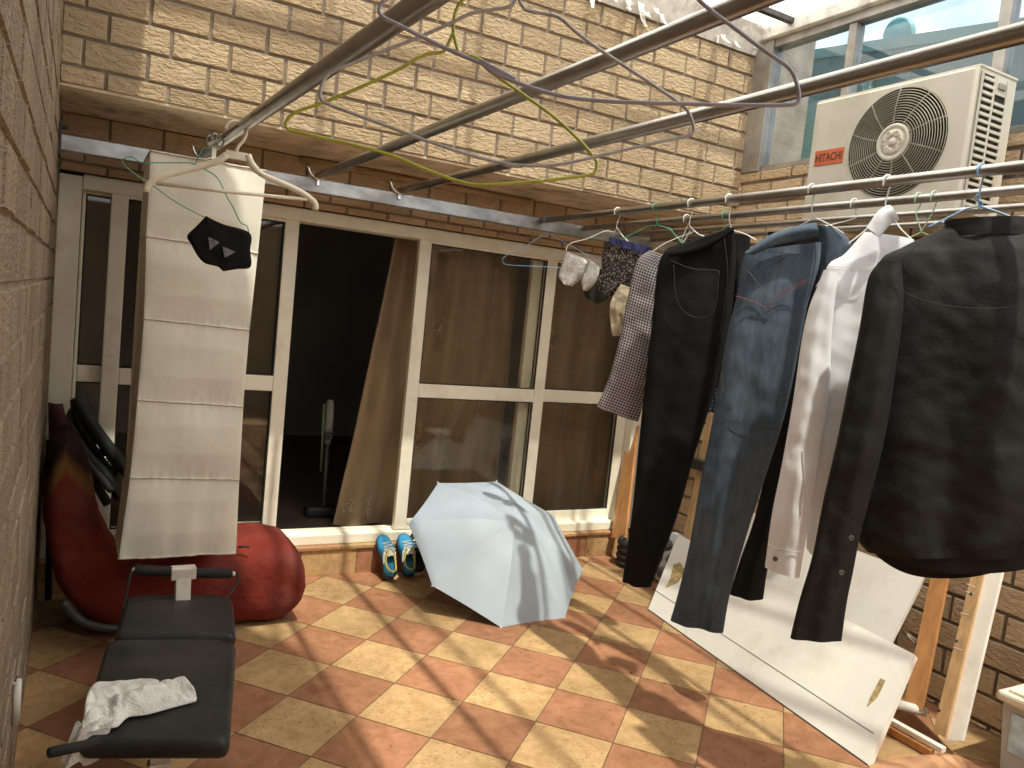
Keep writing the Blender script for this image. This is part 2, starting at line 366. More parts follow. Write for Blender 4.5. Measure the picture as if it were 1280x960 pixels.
class MB:
    """collects geometry for one mesh object"""
    def __init__(s): s.v = []; s.f = []; s.mi = []; s.sm = []; s.att = {}
    def add(s, verts, faces, mi=0, smooth=False, **att):
        o = len(s.v); s.v += [tuple(p) for p in verts]
        for f in faces:
            i = len(s.f)
            s.f.append(tuple(o+k for k in f)); s.mi.append(mi); s.sm.append(smooth)
            for k, val in att.items(): s.att.setdefault(k, {})[i] = val
    def box(s, lo, hi, mi=0, bev=0., **att):
        x0, y0, z0 = lo; x1, y1, z1 = hi
        s.obox(V(((x0+x1)/2, (y0+y1)/2, (z0+z1)/2)), V((1, 0, 0)), V((0, 1, 0)), V((0, 0, 1)), (x1-x0)/2, (y1-y0)/2, (z1-z0)/2, mi, bev, **att)
    def obox(s, c, a, b, n, ha, hb, hc, mi=0, bev=0., **att):
        a, b, n = V(a).normalized(), V(b).normalized(), V(n).normalized(); c = V(c)
        if bev <= 0:
            P = [c+a*(i*ha)+b*(j*hb)+n*(k*hc) for k in (-1, 1) for j in (-1, 1) for i in (-1, 1)]
            s.add(P, [(0, 2, 3, 1), (4, 5, 7, 6), (0, 1, 5, 4), (2, 6, 7, 3), (0, 4, 6, 2), (1, 3, 7, 5)], mi, False, **att)
            return
        bev = min(bev, ha*.9, hb*.9, hc*.9)
        bm = bmesh.new()
        bmesh.ops.create_cube(bm, size=2)
        for vv in bm.verts: vv.co = V((vv.co.x*ha, vv.co.y*hb, vv.co.z*hc))
        bmesh.ops.bevel(bm, geom=list(bm.edges), offset=bev, segments=2, profile=.6, affect='EDGES')
        bm.verts.index_update()
        P = [c+a*q.co.x+b*q.co.y+n*q.co.z for q in bm.verts]
        s.add(P, [[q.index for q in f.verts] for f in bm.faces], mi, False, **att); bm.free()
    def bar(s, p, q, w, h, up=(0, 0, 1), mi=0, bev=0.):
        p, q = V(p), V(q); d = (q-p); L = d.length; d.normalize()
        sd = d.cross(V(up)).normalized(); u = sd.cross(d).normalized()
        s.obox((p+q)/2, d, sd, u, L/2, w/2, h/2, mi, bev)
    def tube(s, pts, r, seg=8, mi=0, closed=False, cap=True):
        pts = [V(p) for p in pts]; n = len(pts); rings = []
        rr = r if isinstance(r, (list, tuple)) else [r]*n
        t0 = (pts[1]-pts[0]).normalized()
        ref = V((0, 0, 1)) if abs(t0.z) < .9 else V((1, 0, 0))
        u = t0.cross(ref).normalized(); verts = []
        for i in range(n):
            if closed: t = (pts[(i+1) % n]-pts[i-1]).normalized()
            else: t = (pts[min(i+1, n-1)]-pts[max(i-1, 0)]).normalized()
            u = (u-t*u.dot(t)).normalized(); w = t.cross(u)
            for k in range(seg):
                a = 2*pi*k/seg; verts.append(pts[i]+(u*cos(a)+w*sin(a))*rr[i])
        faces = []
        for i in range(n if closed else n-1):
            j = (i+1) % n
            for k in range(seg):
                k2 = (k+1) % seg
                faces.append((i*seg+k, i*seg+k2, j*seg+k2, j*seg+k))
        s.add(verts, faces, mi, True)
        if cap and not closed:
            o = len(s.v)-len(verts)
            s.f.append(tuple(o+k for k in reversed(range(seg)))); s.mi.append(mi); s.sm.append(False)
            s.f.append(tuple(o+(n-1)*seg+k for k in range(seg))); s.mi.append(mi); s.sm.append(False)
    def lathe(s, c, axis, prof, seg=32, mi=0, smooth=True):
        """prof: list of (radius, height along axis)"""
        c, ax = V(c), V(axis).normalized()
        u = ax.cross(V((0, 0, 1)) if abs(ax.z) < .9 else V((1, 0, 0))).normalized(); w = ax.cross(u)
        verts = []; faces = []
        for r, h in prof:
            for k in range(seg):
                a = 2*pi*k/seg; verts.append(c+ax*h+(u*cos(a)+w*sin(a))*max(r, 1e-4))
        for i in range(len(prof)-1):
            for k in range(seg):
                k2 = (k+1) % seg; faces.append((i*seg+k, i*seg+k2, (i+1)*seg+k2, (i+1)*seg+k))
        s.add(verts, faces, mi, smooth)
    def grid(s, fn, nu, nv, mi=0, smooth=True, wrap=False):
        verts = [fn(i/(nu if wrap else nu-1), j/(nv-1)) for j in range(nv) for i in range(nu)]
        faces = []
        for j in range(nv-1):
            for i in range(nu if wrap else nu-1):
                i2 = (i+1) % nu
                faces.append((j*nu+i, j*nu+i2, (j+1)*nu+i2, (j+1)*nu+i))
        s.add(verts, faces, mi, smooth)
    def prism(s, poly, n, th, mi=0):
        """polygon of 3D points extruded along n by th"""
        n = V(n).normalized(); k = len(poly); a = [V(p) for p in poly]; b = [p+n*th for p in a]
        s.add(a+b, [tuple(reversed(range(k))), tuple(range(k, 2*k))]+[(i, (i+1) % k, k+(i+1) % k, k+i) for i in range(k)], mi, False)
    def build(s, name, mats, parent=None, vattr=None):
        me = bpy.data.meshes.new(name); me.from_pydata(s.v, [], s.f)
        if not isinstance(mats, (list, tuple)): mats = [mats]
        for m in mats: me.materials.append(MT[m] if isinstance(m, str) else m)
        for p, i, sm in zip(me.polygons, s.mi, s.sm): p.material_index = i; p.use_smooth = sm
        for k, dct in s.att.items():
            at = me.attributes.new(k, 'FLOAT', 'FACE')
            for i, val in dct.items(): at.data[i].value = val
        if vattr:
            for k, arr in vattr.items():
                at = me.attributes.new(k, 'FLOAT_VECTOR', 'POINT')
                for i, val in enumerate(arr): at.data[i].vector = val
        bm = bmesh.new(); bm.from_mesh(me); bmesh.ops.recalc_face_normals(bm, faces=bm.faces); bm.to_mesh(me); bm.free()
        me.update()
        o = bpy.data.objects.new(name, me); COL.objects.link(o)
        if parent is not None:
            o.parent = parent; o.matrix_parent_inverse = PINV.get(parent.name, Matrix.Identity(4))
        return o

PINV = {}
def thing(name, loc, label, cat, group=None):
    """an Empty at the thing's base; parts are modelled in world coordinates"""
    o = bpy.data.objects.new(name, None); COL.objects.link(o); o.location = loc; o.empty_display_size = .05
    PINV[o.name] = Matrix.Translation(-V(loc))
    return tag(o, label, cat, group)

def smooth_path(pts, n):
    """Catmull-Rom resampling of a polyline"""
    P = [V(p) for p in pts]
    if len(P) == 2: return [P[0].lerp(P[1], i/(n-1)) for i in range(n)]
    P = [P[0]*2-P[1]]+P+[P[-1]*2-P[-2]]
    fine = []; m = 14
    for i in range(1, len(P)-2):
        p0, p1, p2, p3 = P[i-1:i+3]
        for k in range(m):
            t = k/m
            fine.append(.5*((2*p1)+(p2-p0)*t+(2*p0-5*p1+4*p2-p3)*t*t+(3*p1-p0-3*p2+p3)*t**3))
    fine.append(P[-2].copy())
    acc = [0]
    for a, b in zip(fine, fine[1:]): acc.append(acc[-1]+(b-a).length)
    out = []; j = 0
    for i in range(n):
        d = acc[-1]*i/(n-1)
        while j < len(acc)-2 and acc[j+1] < d: j += 1
        t = (d-acc[j])/max(1e-9, acc[j+1]-acc[j]); out.append(fine[j].lerp(fine[j+1], min(1, max(0, t))))
    return out

class Plane:
    def __init__(s, P0, heading):
        """vertical plane through P0; heading = direction of its horizontal axis (degrees from +x towards +y)"""
        s.P = V(P0); a = radians(heading); s.u = V((cos(a), sin(a), 0)); s.n = V((sin(a), -cos(a), 0))
        if s.n.dot(CAM-s.P) < 0: s.n = -s.n
    def __call__(s, px, py): return UP(px, py, s.P, s.n)

def cloth(name, Lp, Rp, pl, T, mat, parent=None, m=70, n=26, amp=.012, freq=3., seed=0, off=0., taper=None, hemopen=True, crump=.006, spow=.55):
    """hollow cloth shape between a left and a right edge: bulging front and back with folds"""
    La = smooth_path([pl(*p) for p in Lp], m); Ra = smooth_path([pl(*p) for p in Rp], m)
    rnd = random.Random(seed); ph = [rnd.uniform(0, 6.28) for _ in range(6)]
    mb = MB(); verts = []; att = []; faces = []
    for j in range(m):
        t = j/(m-1); tt = taper(t) if taper else 1.
        for side in (1, -1):
            for i in range(n):
                s = i/(n-1); p = La[j].lerp(Ra[j], s)
                w = max(0., 1-(2*s-1)**2)**spow
                fold = amp*(.25+.75*t)*w*(sin(2*pi*(freq*s+.25*sin(2.3*t+ph[0]))+ph[1 if side > 0 else 2])*.65+sin(2*pi*(freq*.47*s+.8*t*.4)+ph[3])*.5)
                q = p*7+V((seed*3.1, side*2., 0))
                cr = crump*w*(mnoise.noise(q*1.2)+.6*mnoise.noise(q*2.9))
                verts.append(p+pl.n*(off+side*T*tt*w+fold+cr))
                wid = (Ra[j]-La[j]).length
                att.append((s*wid, t*(La[-1]-La[0]).length, side))
    R = 2*n
    for j in range(m-1):
        for k in range(n-1):
            faces.append((j*R+k, j*R+k+1, (j+1)*R+k+1, (j+1)*R+k))
            faces.append((j*R+n+k+1, j*R+n+k, (j+1)*R+n+k, (j+1)*R+n+k+1))
    mb.add(verts, faces, 0, True)
    # join the side edges
    me = bpy.data.meshes.new(name); me.from_pydata(mb.v, [], mb.f); me.materials.append(MT[mat])
    at = me.attributes.new('cloth', 'FLOAT_VECTOR', 'POINT')
    for i, val in enumerate(att): at.data[i].vector = val
    bm = bmesh.new(); bm.from_mesh(me); bmesh.ops.remove_doubles(bm, verts=bm.verts, dist=1e-5)
    bmesh.ops.recalc_face_normals(bm, faces=bm.faces); bm.to_mesh(me); bm.free()
    me.polygons.foreach_set('use_smooth', [True]*len(me.polygons)); me.update()
    o = bpy.data.objects.new(name, me); COL.objects.link(o)
    if parent is not None:
        o.parent = parent; o.matrix_parent_inverse = PINV[parent.name]
    return o

def stitch(name, pts, pl, off, r, mat, parent, n=30):
    P = smooth_path([pl(*p)+pl.n*off for p in pts], n)
    mb = MB(); mb.tube(P, r, 5); return mb.build(name, mat, parent)

def button(pl, px, py, off, r, parent, mat='button'):
    mb = MB(); c = pl(px, py)+pl.n*off
    mb.lathe(c, pl.n, [(0, .003), (r*.6, .0025), (r*.75, .004), (r, .003), (r, 0)], 16)
    return mb.build('button', mat, parent)

# ------------------------------------------------------------------ world and sun
SUNV = V((.02, -.417, 1)).normalized()
world = bpy.data.worlds.new('World'); scene.world = world; world.use_nodes = True
wn = world.node_tree; bg = wn.nodes['Background']
sky = wn.nodes.new('ShaderNodeTexSky'); sky.sky_type = 'NISHITA'; sky.sun_disc = False
sky.sun_elevation = math.asin(SUNV.z); sky.sun_rotation = math.atan2(SUNV.x, SUNV.y)
sky.air_density = 1.0; sky.dust_density = 3.0; sky.ozone_density = 1.0
tcw = wn.nodes.new('ShaderNodeTexCoord')
nzw = wn.nodes.new('ShaderNodeTexNoise'); nzw.inputs['Scale'].default_value = 3.2; nzw.inputs['Detail'].default_value = 6
wn.links.new(tcw.outputs['Generated'], nzw.inputs['Vector'])
rw = wn.nodes.new('ShaderNodeValToRGB'); rw.color_ramp.elements[0].position = .36; rw.color_ramp.elements[1].position = .62
wn.links.new(nzw.outputs[0], rw.inputs[0])
mw = wn.nodes.new('ShaderNodeMix'); mw.data_type = 'RGBA'; mw.inputs[7].default_value = (5.0, 5.1, 5.5, 1)
wn.links.new(rw.outputs[0], mw.inputs[0]); wn.links.new(sky.outputs[0], mw.inputs[6]); wn.links.new(mw.outputs[2], bg.inputs[0])
bg.inputs[1].default_value = .15
sd = bpy.data.lights.new('sun', 'SUN'); sd.energy = 4.7; sd.angle = radians(1.2); sd.color = (1, .945, .82)
sun = bpy.data.objects.new('sun', sd); COL.objects.link(sun)
sun.rotation_euler = (-SUNV).to_track_quat('-Z', 'Y').to_euler(); sun.location = (1, -4, 9)
scene.view_settings.view_transform = 'Standard'; scene.view_settings.look = 'None'
scene.view_settings.exposure = 1.33; scene.view_settings.gamma = 1
scene.view_settings.use_curve_mapping = False

XL, XR = -.11, 3.6
YU, YD, YG = 3.75, 4.337, 4.40     # upper wall, recessed wall, door frame
ZS = 2.352                          # soffit

# ------------------------------------------------------------------ floor and step
def tile_sheet(name, corners, org, e1, e2, rng, gap, z, mats, axis='z', flip=False):
    mb = MB(); rnd = random.Random(3)
    for i in range(*rng):
        for j in range(*rng):
            g = gap/2
            a = [(i+g, j+g), (i+1-g, j+g), (i+1-g, j+1-g), (i+g, j+1-g)]
            P = [org+e1*u+e2*v for u, v in a]
            mb.add([V((p.x, p.y, z)) for p in P], [(0, 1, 2, 3)], 0, False, tone=float((i+j) % 2 == 0), rnd=rnd.random())
    x0, y0, x1, y1 = corners
    mb.add([V((x0-1, y0-1, z-.003)), V((x1+1, y0-1, z-.003)), V((x1+1, y1+1, z-.003)), V((x0-1, y1+1, z-.003))], [(0, 1, 2, 3)], 1, False, tone=0., rnd=0.)
    o = mb.build(name, mats)
    bm = bmesh.new(); bm.from_mesh(o.data)
    for co, no in (((x0, 0, 0), (-1, 0, 0)), ((x1, 0, 0), (1, 0, 0)), ((0, y0, 0), (0, -1, 0)), ((0, y1, 0), (0, 1, 0))):
        bmesh.ops.bisect_plane(bm, geom=bm.verts[:]+bm.edges[:]+bm.faces[:], plane_co=co, plane_no=no, clear_outer=True)
    bm.to_mesh(o.data); bm.free()
    return o
ang = radians(-47.8); ts = .3165
e1 = V((cos(ang), sin(ang), 0))*ts; e2 = V((sin(ang), -cos(ang), 0))*ts
floor = structure(tile_sheet('floor', (XL-.03, -2.25, XR+.03, YD+.015), V((1.042, 3.219, 0)), e1, e2, (-22, 24), .014, 0., ['tile', 'grout']))
# step under the door: riser tiles and nosing tiles
mb = MB(); rnd = random.Random(5)
x = 1.216-.34*4
k = 0
while x < XR:
    w = .33 if k % 2 == 0 else (.115 if False else .33)
    x0, x1 = max(x, XL), min(x+w, XR)
    if x1 > x0:
        mb.box((x0+.002, YD, 0), (x1-.002, YD+.02, .150), 0, .002, tone=float(k % 2 == 1), rnd=rnd.random())
        mb.box((x0+.002-.1 if x0 > XL else x0, YD-.012, .153), (min(x1-.1, XR), YD+.2, .172), 0, .003, tone=float(k % 2 == 0)*.6, rnd=rnd.random())
    x += w; k += 1
mb.box((XL, YD+.004, 0), (XR, YD+.3, .151), 1, 0, tone=0., rnd=0.)
structure(mb.build('step', ['tile', 'grout']))

# ------------------------------------------------------------------ brick walls
def brick_face(mb, org, u, v, n, W, H, L=.237, R=.1155, v0=0., stag=.42, u0=0., gap=.011, proud=.009, seed=1, cham=.004):
    """bricks standing proud of the mortar face; u/v in the wall, n outward"""
    rnd = random.Random(seed); org, u, v, n = V(org), V(u), V(v), V(n)
    row = -2
    while v0+row*R < H:
        b0, b1 = v0+row*R+gap/2, v0+(row+1)*R-gap/2
        b0, b1 = max(b0, 0), min(b1, H)
        if b1-b0 > .01:
            c = -2-int(abs(u0)/L); off = u0+(stag*L if row % 2 else 0)
            while off+c*L < W:
                a0, a1 = off+c*L+gap/2, off+(c+1)*L-gap/2
                a0, a1 = max(a0, 0), min(a1, W); c += 1
                if a1-a0 < .012: continue
                pr = proud*rnd.uniform(.75, 1.25); h = min(cham, (a1-a0)/3, (b1-b0)/3)
                j = [rnd.uniform(-.0015, .0015) for _ in range(8)]
                lo = [org+u*(a0+j[0])+v*(b0+j[1]), org+u*(a1+j[2])+v*(b0+j[3]), org+u*(a1+j[4])+v*(b1+j[5]), org+u*(a0+j[6])+v*(b1+j[7])]
                cen = (lo[0]+lo[1]+lo[2]+lo[3])/4
                hi = []
                for p, (sx, sy) in zip(lo, ((1, 1), (-1, 1), (-1, -1), (1, -1))):
                    hi.append(p+u*(sx*h)+v*(sy*h)+n*pr)
                mb.add(lo+hi, [(4, 5, 6, 7), (0, 1, 5, 4), (1, 2, 6, 5), (2, 3, 7, 6), (3, 0, 4, 7)], 0, False, rnd=rnd.random())
        row += 1

X3, Y3, Z3 = V((1, 0, 0)), V((0, 1, 0)), V((0, 0, 1))
ZT = 3.44
hw = thing('brick_wall', (1.7, 4.4, 0), 'tan split-face brick facade overhanging the recessed sliding door', 'wall')
mb = MB()
mb.box((XL, YU, ZS+.002), (XR+.5, YG+.3, ZT+.2), 1, rnd=0.)
brick_face(mb, (XL, YU, ZS), X3, Z3, -Y3, XR-XL, ZT-ZS, v0=2.656-.1155*3-ZS, u0=1.0+.11, stag=-.36, seed=2)
mb.build('upper_bricks', ['brick_up', 'mortar'], hw)
mb = MB(); mb.box((XL, YU+.001, ZS-.012), (XR, YD+.02, ZS), 0)
mb.grid(lambda a, b: V((XL+a*(XR-XL), YU+.002+b*(YD-YU), ZS-.013-.005*mnoise.noise(V((a*22, b*5, 1))))), 60, 8, 0, True)
mb.build('soffit', 'soffit', hw)
mb = MB(); mb.box((XL, YD, 2.075), (XR, YD+.25, ZS-.014), 1, rnd=0.)
brick_face(mb, (XL, YD, 2.075), X3, Z3, -Y3, XR-XL, ZS-.016-2.075, v0=.04, u0=.1, seed=4)
mb.build('recess_bricks', ['brick_low', 'mortar'], hw)

MT['mortar_left'] = pm('side wall mortar', (.24, .185, .135), .95, var=(9, .3), bmp=(60, .5, .005))
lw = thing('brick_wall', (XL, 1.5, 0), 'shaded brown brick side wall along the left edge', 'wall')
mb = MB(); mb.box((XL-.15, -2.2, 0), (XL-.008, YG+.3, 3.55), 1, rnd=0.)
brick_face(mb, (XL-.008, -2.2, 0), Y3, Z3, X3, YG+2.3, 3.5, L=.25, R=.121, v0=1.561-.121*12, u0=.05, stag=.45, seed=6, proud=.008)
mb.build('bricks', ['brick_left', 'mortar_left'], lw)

ZW = 2.64      # window sill on the right wall
rw_ = thing('brick_wall', (XR, 1.5, 0), 'tan brick right wall behind the clothes and leaning boards', 'wall')
mb = MB(); mb.box((XR, -2.2, 0), (XR+.2, YG+.3, ZW), 1, rnd=0.)
brick_face(mb, (XR, -2.2, 0), Y3, Z3, -X3, YD+2.2, ZW, L=.24, R=.1275, v0=.151-.1275*2, u0=1.807+2.2-.24*20, stag=.4, seed=8, proud=.012, gap=.016)
mb.build('bricks', ['brick_right', 'mortar'], rw_)

# wall far behind the camera closes the terrace (seen mirrored in the door glass)
bw = thing('brick_wall', (1.7, -2.3, 0), 'brick parapet wall closing the terrace behind the viewer', 'wall')
mb = MB(); mb.box((XL, -2.45, 0), (XR, -2.21, 2.5), 1, rnd=0.)
brick_face(mb, (XL, -2.21, 0), X3, Z3, Y3, XR-XL, 2.5, seed=9)
mb.build('bricks', ['brick_right', 'mortar'], bw)

# ------------------------------------------------------------------ right window
win = thing('window', (XR, 2.5, ZW), 'aluminium framed side window with teal glass above the right wall', 'window')
mb = MB()
ZTOP = 3.425
mb.box((XR-.02, 3.60, ZW), (XR+.07, YU-.002, ZTOP), 0, .004)
mb.box((XR+.0, -2.2, ZW), (XR+.07, 3.598, ZW+.035), 0, .004)
for yy, wd in ((3.05, .05), (2.22, .055), (1.3, .05), (.3, .05)):
    mb.box((XR+.0, yy-wd/2, ZW+.037), (XR+.07, yy+wd/2, ZTOP-.05), 0, .004)
mb.box((XR-.01, -2.2, ZTOP-.048), (XR+.08, 3.598, ZTOP), 0, .004)
mb.build('frame', 'alu', win)
ZM = 3.36
for y0, y1 in ((3.076, 3.598), (2.249, 3.024), (1.326, 2.191), (.326, 1.274), (-2.2, .274)):
    mb = MB(); mb.box((XR+.03, y0, ZW+.037), (XR+.036, y1, ZTOP-.05)); mb.build('pane', 'glass_clear', win)

# ------------------------------------------------------------------ outside: neighbour's teal roof and solar tank
nb_ = thing('building', (6, 4, 0), "neighbour's dark teal roof edge seen through the side window", 'building')
a = U(985, 75, 'x', 5.5); b = U(1278, 33, 'x', 5.5)
dirr = (b-a).normalized()
mb = MB(); mb.bar(a-dirr*.35, b+dirr*6, .10, .085, Z3); mb.build('fascia', 'teal', nb_)
mb = MB(); lowA = a-dirr*.3; lowB = b+dirr*6
mb.prism([lowA-Z3*.03-X3*.03, lowB-Z3*.03-X3*.03, lowB-Z3*6-X3*.03, lowA-Z3*6-X3*.03], X3, .06); mb.build('cladding', 'teal_dark', nb_)
mb = MB()
p0 = U(968, 150, 'x', 5.2)
for px, wd in ((972, .035), (1080, .03), (1200, .03)):
    q = U(px, 150, 'x', 5.45); mb.box((5.42, q.y-wd, -1), (5.5, q.y+wd, q.z+.35))
mb.build('post', 'teal', nb_)
qa, qb, qc = U(1016, 128, 'x', 4.3), U(973, 140, 'x', 4.3), U(962, 140, 'x', 4.3)
mb = MB(); mb.box((4.3, qa.y-.1, qa.z-1.6), (4.34, qb.y, qa.z)); mb.build('panel', 'aqua', nb_)
mb = MB(); mb.box((4.31, qb.y+.002, qa.z-1.6), (4.36, qc.y+.25, qa.z+.12)); mb.build('panel', 'teal_dark', nb_)
tk = thing('water_tank', U(1120, 45, 'x', 6.2), 'white cylindrical rooftop water tank with a turquoise end cap', 'tank')
c0 = U(1122, 42, 'x', 6.2); ax = (U(1205, 62, 'x', 7.3)-c0).normalized()
rad = (U(1122, 24, 'x', 6.2)-c0).length
mb = MB(); mb.lathe(c0, ax, [(rad*.97, .012), (rad, .06), (rad, 1.8), (rad*.9, 1.9), (0, 1.92)], 36); mb.build('barrel', 'tank', tk)
mb = MB(); mb.lathe(c0-ax*.012, ax, [(0, -.012), (rad*.55, -.010), (rad*.6, -.004), (rad*.9, -.003), (rad*1.03, .004), (rad*1.03, .07), (rad*1.005, .075)], 36); mb.build('end_cap', 'tank_cap', tk)
for q_ in (.4, 1.4):
    mb = MB(); mb.bar(c0+ax*q_-Z3*rad, c0+ax*q_-Z3*(rad+.8), .05, .05, X3); mb.build('stand_leg', 'alu', tk)

# ------------------------------------------------------------------ glass roof
ZR = 3.55
rf = thing('glass_roof', (1.7, 1.5, ZR), 'dusty glass lean-to roof with metal rafters above the terrace', 'roof')
for xr in (.96, 1.72, 2.55, 3.25):
    mb = MB(); mb.box((xr-.02, -2.2, ZR-.05), (xr+.02, YU+.1, ZR-.002), 0, .003); mb.build('rafter', 'alu', rf)
for yr in (3.45, .2):
    mb = MB(); mb.box((XL, yr-.018, ZR-.085), (XR+.05, yr+.018, ZR-.052), 0, .003); mb.build('purlin', 'dark_metal', rf)
xs = [XL+.0, .96, 1.72, 2.55, 3.25, XR+.1]
for x0, x1 in zip(xs, xs[1:]):
    mb = MB(); mb.box((x0+.003, -2.2, ZR), (x1-.003, YU+.1, ZR+.006)); mb.build('pane', 'glass_roof', rf)
mb = MB()
# milky sheet added out of view, outlined to shade the terrace's left side
mb.add([V((XL-.2, -2.3, ZR+.03)), V((1.05, -2.3, ZR+.03)), V((1.03, 1.9, ZR+.03)), V((.56, 2.75, ZR+.03)), V((XL-.2, 2.98, ZR+.03)),
        V((XL-.2, -2.3, ZR+.05)), V((1.05, -2.3, ZR+.05)), V((1.03, 1.9, ZR+.05)), V((.56, 2.75, ZR+.05)), V((XL-.2, 2.98, ZR+.05))],
       [(4, 3, 2, 1, 0), (5, 6, 7, 8, 9)]+[(i, (i+1) % 5, 5+(i+1) % 5, 5+i) for i in range(5)])
mb.build('added_shade_sheet', 'shade_sheet', rf)
mb = MB(); mb.box((XL-.05, -2.2, ZR-.12), (.20, YU-.01, ZR-.088), 0, .004); mb.build('added_shade_strip', 'alu', rf)  # unseen strip added to keep the upper wall's left end in shade
# peeling flashing along the wall head and along the window head
fl = thing('flashing', (2.5, YU, 3.4), 'white painted roof flashing with peeling curled flakes', 'flashing')
mb = MB()
def flash(a, b):
    x = XL+.3+a*(XR-XL-.3)
    return V((x, YU-.014-.075*b+.004*mnoise.noise(V((x*8, b*3, 5))), 3.355+.15*b+.004*mnoise.noise(V((x*8, b*3, 0)))))
mb.grid(flash, 90, 8)
mb.grid(lambda a, b: flash(a, b)+V((0, .010, .002)), 90, 8)
mb.build('board', 'flake', fl)
mb = MB()
mb.box((XR-.05, -2.2, ZTOP+.002), (XR+.09, YU-.012, ZTOP+.075), 0, .006); mb.build('window_head_board', 'flake', fl)
rr = random.Random(11)
mb = MB()
for k in range(26):
    x = rr.choice([rr.uniform(1.9, 2.7), rr.uniform(2.3, 3.2), rr.uniform(3.2, 3.58)]); w = rr.uniform(.015, .05); ln = rr.uniform(.02, .07); cu = rr.uniform(-.05, .03); tw = rr.uniform(-.5, .5)
    base = V((x, YU-.022-.03*rr.random(), 3.358+.05*rr.random()))
    def fl_(a, b, base=base, w=w, ln=ln, cu=cu, tw=tw):
        ta = (1-.6*b)*w*(a-.5)
        return base+V((ta+tw*ln*b*b, cu*b*b-.008, -ln*b+.3*ta*tw))
    mb = MB(); mb.grid(fl_, 4, 6); mb.build('flake', 'flake', fl)

# ------------------------------------------------------------------ sliding door
sd_ = thing('sliding_door', (1.7, YG, .17), 'cream framed four-panel sliding glass door standing open in the middle', 'door')
mb = MB()
mb.box((XL, YG-.03, .173), (-.012, YG+.12, 2.06), 0, .006)
mb.box((3.46, YG-.03, .173), (XR, YG+.12, 2.06), 0, .006)
mb.box((-.010, YG-.03, 2.0), (3.458, YG+.12, 2.07), 0, .006)
mb.box((-.010, YG-.03, .173), (3.458, YG+.12, .232), 0, .006)
mb.box((-.010, YG+.038, .232), (3.458, YG+.046, .246), 0)
mb.build('outer_frame', 'upvc', sd_)
def sash(x0, x1, y, lock=False, wl=.078, wr=.078):
    z0, z1 = .236, 2.045
    y0, y1 = y-.022, y+.022
    mb = MB()
    mb.box((x0, y0, z0), (x0+wl, y1, z1), 0, .007); mb.box((x1-wr, y0, z0), (x1, y1, z1), 0, .007)
    mb.box((x0+wl, y0, z1-.06), (x1-wr, y1, z1), 0, .007); mb.box((x0+wl, y0, z0), (x1-wr, y1, z0+.07), 0, .007)
    mb.box((x0+wl, y0+.001, 1.057), (x1-wr, y1-.001, 1.143), 0, .007)
    o = mb.build('sash', 'upvc', sd_)
    for a, b in ((z0+.07, 1.057), (1.143, z1-.06)):
        g = MB(); g.box((x0+wl-.006, y-.004, a-.006), (x1-wr+.006, y+.002, b+.006)); g.build('pane', 'glass', o)
        k = MB(); t = .006
        for lo, hi in (((x0+wl-.001, y0+.004, a), (x0+wl+t, y-.005, b)), ((x1-wr-t, y0+.004, a), (x1-wr+.001, y-.005, b)),
                       ((x0+wl+t, y0+.004, a-.001), (x1-wr-t, y-.005, a+t)), ((x0+wl+t, y0+.004, b-t), (x1-wr-t, y-.005, b+.001))):
            k.box(lo, hi)
        k.build('gasket', 'gasket', o)
    if lock:
        h = MB(); h.box((x0+.02, y0-.018, 1.18), (x0+.05, y0+.001, 1.30), 0, .005); h.box((x0+.027, y0-.03, 1.20), (x0+.043, y0-.018, 1.25), 0, .004)
        h.build('latch', 'hanger_white', o)
    return o
sash(-.009, 1.032, YG+.066, wl=.016, wr=.07)
sash(.115, 1.035, YG+.012, lock=False)
sash(1.745, 2.716, YG+.012)
sash(2.56, 3.455, YG+.066)

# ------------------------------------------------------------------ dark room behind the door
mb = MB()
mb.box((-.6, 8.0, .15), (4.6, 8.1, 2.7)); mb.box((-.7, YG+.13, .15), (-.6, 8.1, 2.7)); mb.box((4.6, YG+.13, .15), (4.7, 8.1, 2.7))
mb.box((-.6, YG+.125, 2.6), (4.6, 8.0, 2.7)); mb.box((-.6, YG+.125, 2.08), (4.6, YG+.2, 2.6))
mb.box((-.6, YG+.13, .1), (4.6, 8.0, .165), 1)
structure(mb.build('room', ['room', 'room_floor']))

